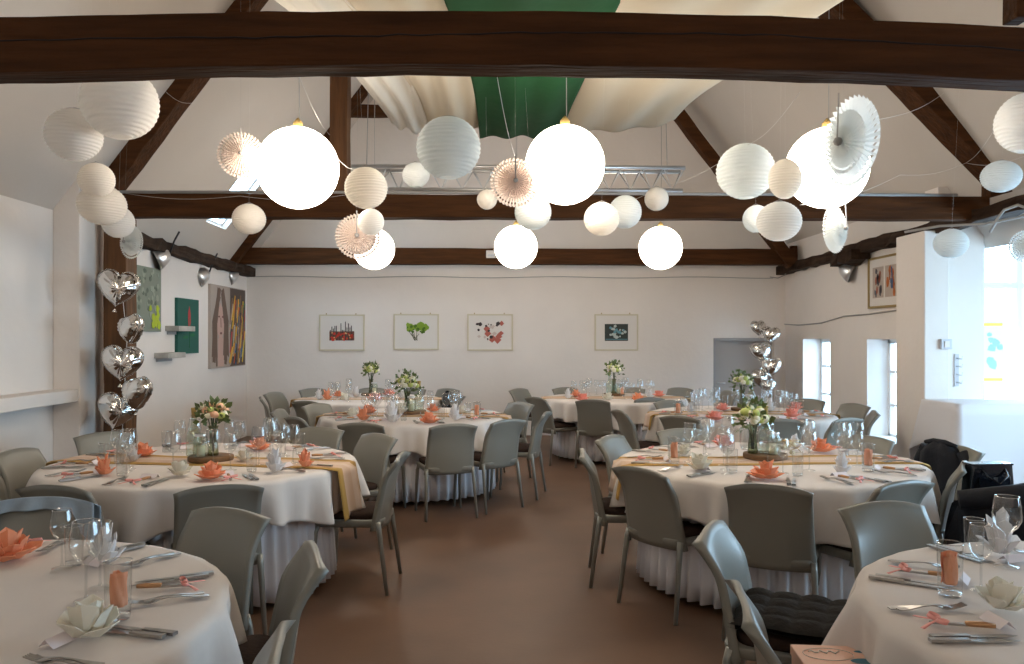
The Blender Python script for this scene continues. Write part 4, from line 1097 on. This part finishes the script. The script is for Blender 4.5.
def centre(tn, px, py, parts, label_t, sc=1.0):
    p = onz(px, py, TZ); ph = TB[tn][2]
    def L(o, dx, dy, dz=.036):
        o.location = (p.x + dx, p.y + dy, TZ + dz); o.scale = (sc,)*3; return o
    g = MB(); n = 28; prof = []
    rd = random.Random(len(ph) + int(px)); rad = [.135*(1 + .05*math.sin(3*k*2*PI/n + 1) + rd.uniform(-.015, .015)) for k in range(n)]
    vs = [(rad[k]*math.cos(2*PI*k/n)*q, rad[k]*math.sin(2*PI*k/n)*q, z) for q, z in ((.97, 0), (1, .006), (1, .024), (.97, .03)) for k in range(n)]
    fs = [(i*n+k, i*n+(k+1) % n, (i+1)*n+(k+1) % n, (i+1)*n+k) for i in range(3) for k in range(n)] + [tuple(range(n))[::-1], tuple(3*n+k for k in range(n))]
    g.add(vs, fs); t = root('wood_slice', (p.x, p.y, TZ + .006), 0, 'dark wooden slice under the centrepiece of the ' + ph, 'wood slice', 'wooden centrepiece slices')
    g.build('sliced_trunk', 'slice', t, smooth=False); occupied.append((p.x, p.y, .15))
    if 'b' in parts:      # clear bottle with cork
        t = L(root('glass_bottle', label='clear corked bottle with light string on the ' + ph, cat='bottle', group='clear corked bottles'), *parts['b'])
        MB().lathe([(0, 0), (.036, 0), (.038, .01), (.038, .09), (.034, .11), (.016, .15), (.013, .17), (.013, .20), (.016, .205)], 20).build('bottle_body', 'bottle', t)
        MB().lathe([(0, .19), (.011, .19), (.013, .225), (.014, .24), (0, .242)], 10).build('stopper', 'cork', t)
        MB().tube([(.02*math.cos(k*.9), .02*math.sin(k*.9), .01 + k*.006) for k in range(24)], .0012, 4).build('wire_lights', 'twine', t); t.scale = (1.22,)*3
    if 'j' in parts:      # mason jar lantern
        t = L(root('mason_jar', label='ribbed glass jar with candle on the ' + ph, cat='jar', group='ribbed candle jars'), *parts['j'])
        g = MB()
        g.grid(lambda u, v: ((.040 + .0015*math.sin(14*2*PI*u) - (.010 if v > .85 else 0))*math.cos(2*PI*u), (.040 + .0015*math.sin(14*2*PI*u) - (.010 if v > .85 else 0))*math.sin(2*PI*u), v*.12), 56, 8, closed=True)
        g.build('jar_glass', 'bottle', t)
        MB().lathe([(.031, .112), (.033, .114), (.033, .126), (.030, .128)], 18).build('screw_rim', 'alu', t)
        MB().lathe([(0, .003), (.022, .003), (.022, .06), (0, .062)], 14).build('candle', 'candle', t)
    if 'f' in parts:
        dx, dy, kw = parts['f']
        t = L(root('bud_vase', label='slim green tinted vase holding flowers on the ' + ph, cat='vase', group='flower vases'), dx, dy)
        MB().lathe([(0, 0), (.028, 0), (.03, .01), (.026, .05), (.020, .10), (.024, .15), (.030, .165)], 18).build('vase_glass', 'vaseglass', t)
        b = bouquet(label_t, int(px), **kw); L(b, dx, dy, .04); b.scale = (sc,)*3
    if 'g' in parts:      # white blossoms cluster with gold wire
        t = L(root('blossom_posy', label='small posy of white blossoms on the ' + ph, cat='flowers', group='white posies'), *parts['g'])
        rd = random.Random(3)
        for k in range(9):
            MB().ball((rd.uniform(-.05, .05), rd.uniform(-.03, .03), rd.uniform(.01, .075)), rd.uniform(.012, .019), 8, (1, 1, .8)).build('blossom', 'petalw', t)
        MB().tube([(.07*math.cos(k*.5), .04*math.sin(k*.5), .012 + .07*abs(math.sin(k*.21))) for k in range(26)], .0018, 5).build('gold_wire', 'twine', t)
centre('L1', 210, 461, {'b': (-.095, -.01), 'f': (.02, 0, dict(r=.072, h=.205)), 'j': (-.035, -.06)}, 'peach and lime bouquet in front of the left painting wall', 1.1)
centre('R1', 765, 459, {'b': (.02, .05), 'f': (-.075, .01, dict(r=.078, h=.17, cols=('petaly', 'petalw'), spiky=True)), 'j': (.035, -.05), 'g': (.14, -.02)}, 'leafy lime bouquet on the big right table', 1.1)
centre('L2', 412, 414, {'b': (.07, .02), 'f': (-.05, .0, dict(r=.095, h=.19, cols=('petaly', 'petalw'), spiky=True)), 'j': (.0, -.07)}, 'spreading lime and white bouquet on second left table', 1.15)
centre('R2', 744, 411, {'b': (.09, .05), 'f': (-.02, .0, dict(r=.085, h=.21, cols=('petaly', 'petalw'), spiky=True)), 'j': (.03, -.07)}, 'yellow green bouquet in front of the corner balloons', 1.1)
centre('L3', 371, 396, {'f': (.0, .0, dict(r=.085, h=.23, cols=('petalw', 'petaly'))), 'j': (.05, -.05)}, 'pale bouquet on the back left table', 1.15)
centre('R3', 614, 396, {'f': (.0, .0, dict(r=.075, h=.24, cols=('petaly', 'petalw'), spiky=True)), 'j': (.06, -.05), 'b': (-.05, .05)}, 'dark spiky bouquet on the back centre table', 1.15)

# ---------------------------------------------------------------- glasses
def wglass(tn, proto, x, y, kind, z=TZ):
    ck = clock(tn, x, y)
    place(proto, (x, y, TZ + .005), random.uniform(0, 6), ulabel('%s at %s on %s' % (kind, ck, TB[tn][2])), kind + 's', scale=random.uniform(.96, 1.04)); occupied.append((x, y, .038))
for tn, pr, k, px, py in [('FL', WG, 'wine glass', 62, 570), ('FL', WL, 'large wine glass', 86, 603), ('FL', TG, 'clear tumbler', 74, 566), ('FL', WG, 'wine glass', 100, 590),
     ('FR', WG, 'wine glass', 981, 592), ('FR', WL, 'large wine glass', 1007, 568), ('FR', TG, 'clear tumbler', 974, 560), 
     ('L1', TG, 'clear tumbler', 119, 464), ('L1', WG, 'wine glass', 128, 468), ('L1', WL, 'large wine glass', 173, 473), ('L1', WG, 'wine glass', 240, 452), ('L1', WG, 'wine glass', 281, 455), ('L1', WL, 'large wine glass', 293, 464),
     ('R1', TG, 'clear tumbler', 672, 458), ('R1', WL, 'large wine glass', 690, 458), ('R1', WL, 'large wine glass', 727, 475), ('R1', TG, 'clear tumbler', 745, 450), ('R1', WG, 'wine glass', 803, 449), ('R1', WL, 'large wine glass', 845, 460), ('R1', WG, 'wine glass', 858, 455)]:
    p = onz(px, py, TZ); wglass(tn, pr, p.x, p.y, k)
A0 = {'FL': 20, 'FR': 108, 'L1': -60, 'R1': -72, 'L2': -75, 'R2': -70, 'L3': -80, 'R3': -80}
def in_view(x, y):
    d = -(x*math.sin(R(-YAW))) + y*math.cos(R(YAW))
    X = x*CY - y*SY; Z = x*SY + y*CY
    if Z < .8: return False
    px = 512 + X/Z*F; py = HOR + (CAMZ - TZ)/Z*F
    return -15 < px < 1045 and py < 690
for tn in ('L1', 'R1', 'L2', 'R2', 'L3', 'R3'):
    tx, ty, ph = TB[tn]
    for k in range(10):
        a = R(A0[tn] + 36*k)
        for pr, kind, da, rr in ((WG, 'wine glass', 7, .50), (WL, 'large wine glass', -2, .42), (TG, 'clear tumbler', 15, .57)):
            if tn in ('L3', 'R3') and kind == 'clear tumbler' : continue
            aa = a + R(da + random.uniform(-2, 2)); r_ = rr + random.uniform(-.03, .03)
            x, y = tx + r_*math.cos(aa), ty + r_*math.sin(aa)
            if free((x, y), .033): wglass(tn, pr, x, y, kind)

# ---------------------------------------------------------------- cutlery at each seat
for tn in ('FL', 'FR', 'L1', 'R1', 'L2', 'R2'):
    tx, ty, ph = TB[tn]
    for k in range(10):
        a = R(A0[tn] + 36*k)
        ux, uy = math.cos(a), math.sin(a)          # outward
        vx, vy = -uy, ux                            # to the right hand of the sitter is +v  (sitter looks inward)
        if not in_view(tx + .7*ux, ty + .7*uy): continue
        if tn in ('L2', 'R2') and uy > .55: continue
        rz = math.atan2(-uy, -ux) - PI/2
        ck = clock(tn, tx + .7*ux, ty + .7*uy)
        def item(proto, r_, v_, rot, lab, grp, dz=.006, sc=1.0):
            x, y = tx + ux*r_ + vx*v_, ty + uy*r_ + vy*v_
            if not free((x - ux*.1, y - uy*.1), .0) : return
            place(proto, (x, y, TZ + dz), rz + R(rot), ulabel('%s at %s seat of %s' % (lab, ck, ph)), grp, scale=sc)
        j = random.uniform(-4, 4)
        item(KN, .865, .115, j, 'outer table knife', 'table knives')
        item(KN, .850, .092, j + 3, 'inner table knife', 'table knives')
        item(FK, .850, -.12, j, 'outer table fork', 'table forks')
        item(FK, .835, -.10, j + 7, 'inner table fork', 'table forks', .009)
        item(DK, .80, -.005, random.uniform(-22, 10), 'pink ribboned dessert knife', 'ribboned dessert knives')
        item(PC, .62, .0, 0, 'small folded place card', 'place cards')

# ---------------------------------------------------------------- loose things on chairs
x, y = C(2.88, 5.30)
t = root('black_jacket', (x, y, 0), R(-75) , 'black jacket hung over a chair at the right table', 'jacket')
def jk(u, v):
    a = u*2*PI; z = .24 + .575*v
    rx = (.205 + .02*math.sin(3*a + 5*v) - .05*v + (.03*math.sin(7*a) if v < .3 else 0)) * (1 - max(0, v-.86)*4.2); ry_ = (.085 - .015*v + .012*math.sin(5*a)) * (1 - max(0, v-.9)*5)
    return (rx*math.cos(a), ry_*math.sin(a) - .04*v, z)
MB().grid(jk, 40, 20, closed=True).build('jacket_body', 'black', t, solid=.006)
for sx in (-1, 1):
    MB().tube([(sx*.15, -.03, .765), (sx*.205, -.02, .67), (sx*.215, .0, .50), (sx*.20, .02, .33)], [.035, .042, .04, .035], 10).build('sleeve', 'black', t)
MB().tube([(-.13, -.05, .80), (-.05, -.06, .815), (.05, -.06, .815), (.13, -.05, .80)], [.012, .018, .018, .012], 8).build('collar', 'black', t)
# black bag and coat at the right edge
x, y = C(2.42, 4.05)
t = root('black_coat', (x + .35, y + .2, 0), 0, 'black coat heaped on the chairs beside the front right table', 'coat')
def coat(u, v):
    a = 2*PI*u; z = .15 + .55*v
    rx = .50*(1 - .25*v) * (1 if v < .85 else max(.0, 1 - (v-.85)*6.6)) + .045*math.sin(5*a + 3*v) + .02*math.sin(13*a + 2*v); ry_ = .24*(1 if v < .85 else max(0, 1-(v-.85)*6.6)) + .035*math.sin(7*a + v) + .018*math.sin(17*a - 3*v)
    return (rx*math.cos(a), ry_*math.sin(a), z + .03*math.sin(4*a)*v)
MB().grid(coat, 48, 18, closed=True).build('coat_cloth', 'black', t)
MB().tube([(-.45, -.1, .66), (-.2, -.2, .70), (.1, -.24, .67), (.4, -.2, .64)], [.05, .06, .055, .04], 10).build('coat_sleeve', 'black', t)
p = at(999, 500, 4.35)
t = root('handbag', (p.x, p.y + .1, .625), R(4), 'glossy black handbag standing upright on the coat', 'bag')
def bagf(u, v):
    a = 2*PI*u; sq = lambda c: math.copysign(abs(c)**.35, c)
    k = 1 - .10*v; return (.135*k*sq(math.cos(a)), .055*k*sq(math.sin(a)), .18*v)
g = MB(); g.grid(bagf, 40, 8, closed=True); g.box((-.12, -.045, .172), (.12, .045, .182)); g.build('bag_body', 'patent', t)
MB().box((-.09, -.062, .02), (.09, -.055, .11)).build('front_pocket', 'patent', t, smooth=False, bevel=.008)
MB().tube([(-.07, -.02, .18), (-.06, -.08, .12), (0, -.10, .08), (.06, -.08, .12), (.07, -.02, .18)], .006, 8).build('carry_handle', 'patent', t)
MB().box((-.01, -.068, .09), (.01, -.062, .11)).build('buckle', 'steel', t, smooth=False)
# dark jacket on the back left chair
x, y = C(-.78, 9.75)
t = root('dark_jacket', (x, y, 0), R(100), 'small navy jacket on the chair right of back left table', 'jacket')
MB().grid(lambda u, v: ((.22 - .03*v)*math.cos(2*PI*u)*(1 if v < .9 else .6), .07*math.sin(2*PI*u)*(1 if v < .9 else .4), .45 + .40*v), 24, 8, closed=True).build('jacket_body', 'black', t)
MB().tube([(.18, 0, .78), (.24, .02, .62), (.23, .04, .46)], .035, 8).build('sleeve', 'black', t)
# pale blue garment around the draped chair
x, y = C(-2.00, 3.36); tx, ty, _ = TB['FL']; fa = math.atan2(ty-y, tx-x) - PI/2
t = root('pale_blue_garment', (x, y, 0), fa, 'pale blue garment draped round the chair back at front left', 'garment')
def gar(u, v):
    s = u*2 - 1; top = .815 - .03*abs(s)**2.4
    if v < .5:
        k = 1 - v*2; return (s*(.225 + .015*k), -.085 - .02*k + .01*math.sin(9*s), top + .012 - k*(.36 + .05*math.sin(5*s + 1)))
    k = (v - .5)*2; dr = .05 + .26*max(0, (abs(s) - .55)/.45)**1.2
    return (s*(.225 + .015*k), -.03 + .03*k + .015*k*math.sin(12*s) + .04*s*s, top + .012 - k*dr)
MB().grid(gar, 40, 24).build('garment_cloth', 'bluecloth', t, solid=.004)
MB().tube([(.215, -.05, .80), (.245, -.03, .66), (.25, .0, .50)], [.018, .03, .028], 8).build('garment_sleeve', 'bluecloth', t)
# quilted pad on the bright curved chair
xc, yc = C(.80, 2.98); a = R(-27)
x, y = xc + .25*math.cos(a), yc + .25*math.sin(a)
t = root('quilted_seat_pad', (x, y, .472), a - PI/2, 'dark grey quilted pad on the chair with the bright back', 'cushion')
def padf(u, v, s):
    x_, y_ = (u-.5)*.41, (v-.5)*.41
    e = min(1, (min(u, 1-u, v, 1-v))*9)
    q = abs(math.sin(PI*u*4)*math.sin(PI*v*4))
    return (x_*(1 + .03*math.sin(v*14)), y_*(1 + .03*math.sin(u*13)), .03 + s*(.008 + .028*e**.5*(.45 + .55*q**.5)))
g = MB(); g.grid(lambda u, v: padf(u, v, 1), 36, 36); g.grid(lambda u, v: padf(u, v, -.6), 36, 36); g.build('quilted_cover', 'quilt', t)
MB().tube([(-.2, -.21, .03), (-.24, -.26, .0), (-.22, -.27, -.06)], .004, 6).build('tie_ribbon', 'quilt', t)
# blush box on the nearest right chair
bb = at(846, 650, 2.26)
t = root('gift_box', (bb.x, bb.y, .4705), R(-6), 'blush cardboard box with petrol blue and silver print', 'box')
MB().box((-.125, -.10, 0), (.125, .10, .095)).build('box_body', 'box', t, smooth=False, bevel=.003)
g = MB(); g.box((-.128, -.103, .092), (.128, .103, .122)); g.build('box_lid', 'box', t, smooth=False, bevel=.003)
g = MB()
for (cx, cy, rr_, k) in ((.05, -.015, .035, 1), (.075, .055, .03, .6), (.02, -.075, .03, .8)):
    vs = [(cx + rr_*math.cos(2*PI*i/16)*1.2, cy + rr_*math.sin(2*PI*i/16)*k*.6, .1235) for i in range(16)]; g.add(vs, [tuple(range(16))], None, True)
g.build('blue_leaf_print', 'blue', t, smooth=False)
g = MB(); g.tube([(-.04 + .07*math.cos(i*PI/12), .03 + .045*math.sin(i*PI/12), .1235) for i in range(25)], .0012, 4)
g.tube([(-.09 + i*.008, .045 + .010*math.sin(i*1.9), .1238) for i in range(12)], .0025, 4); g.build('silver_script_print', 'silverp', t)

clear_flags()
bpy.context.view_layer.update()
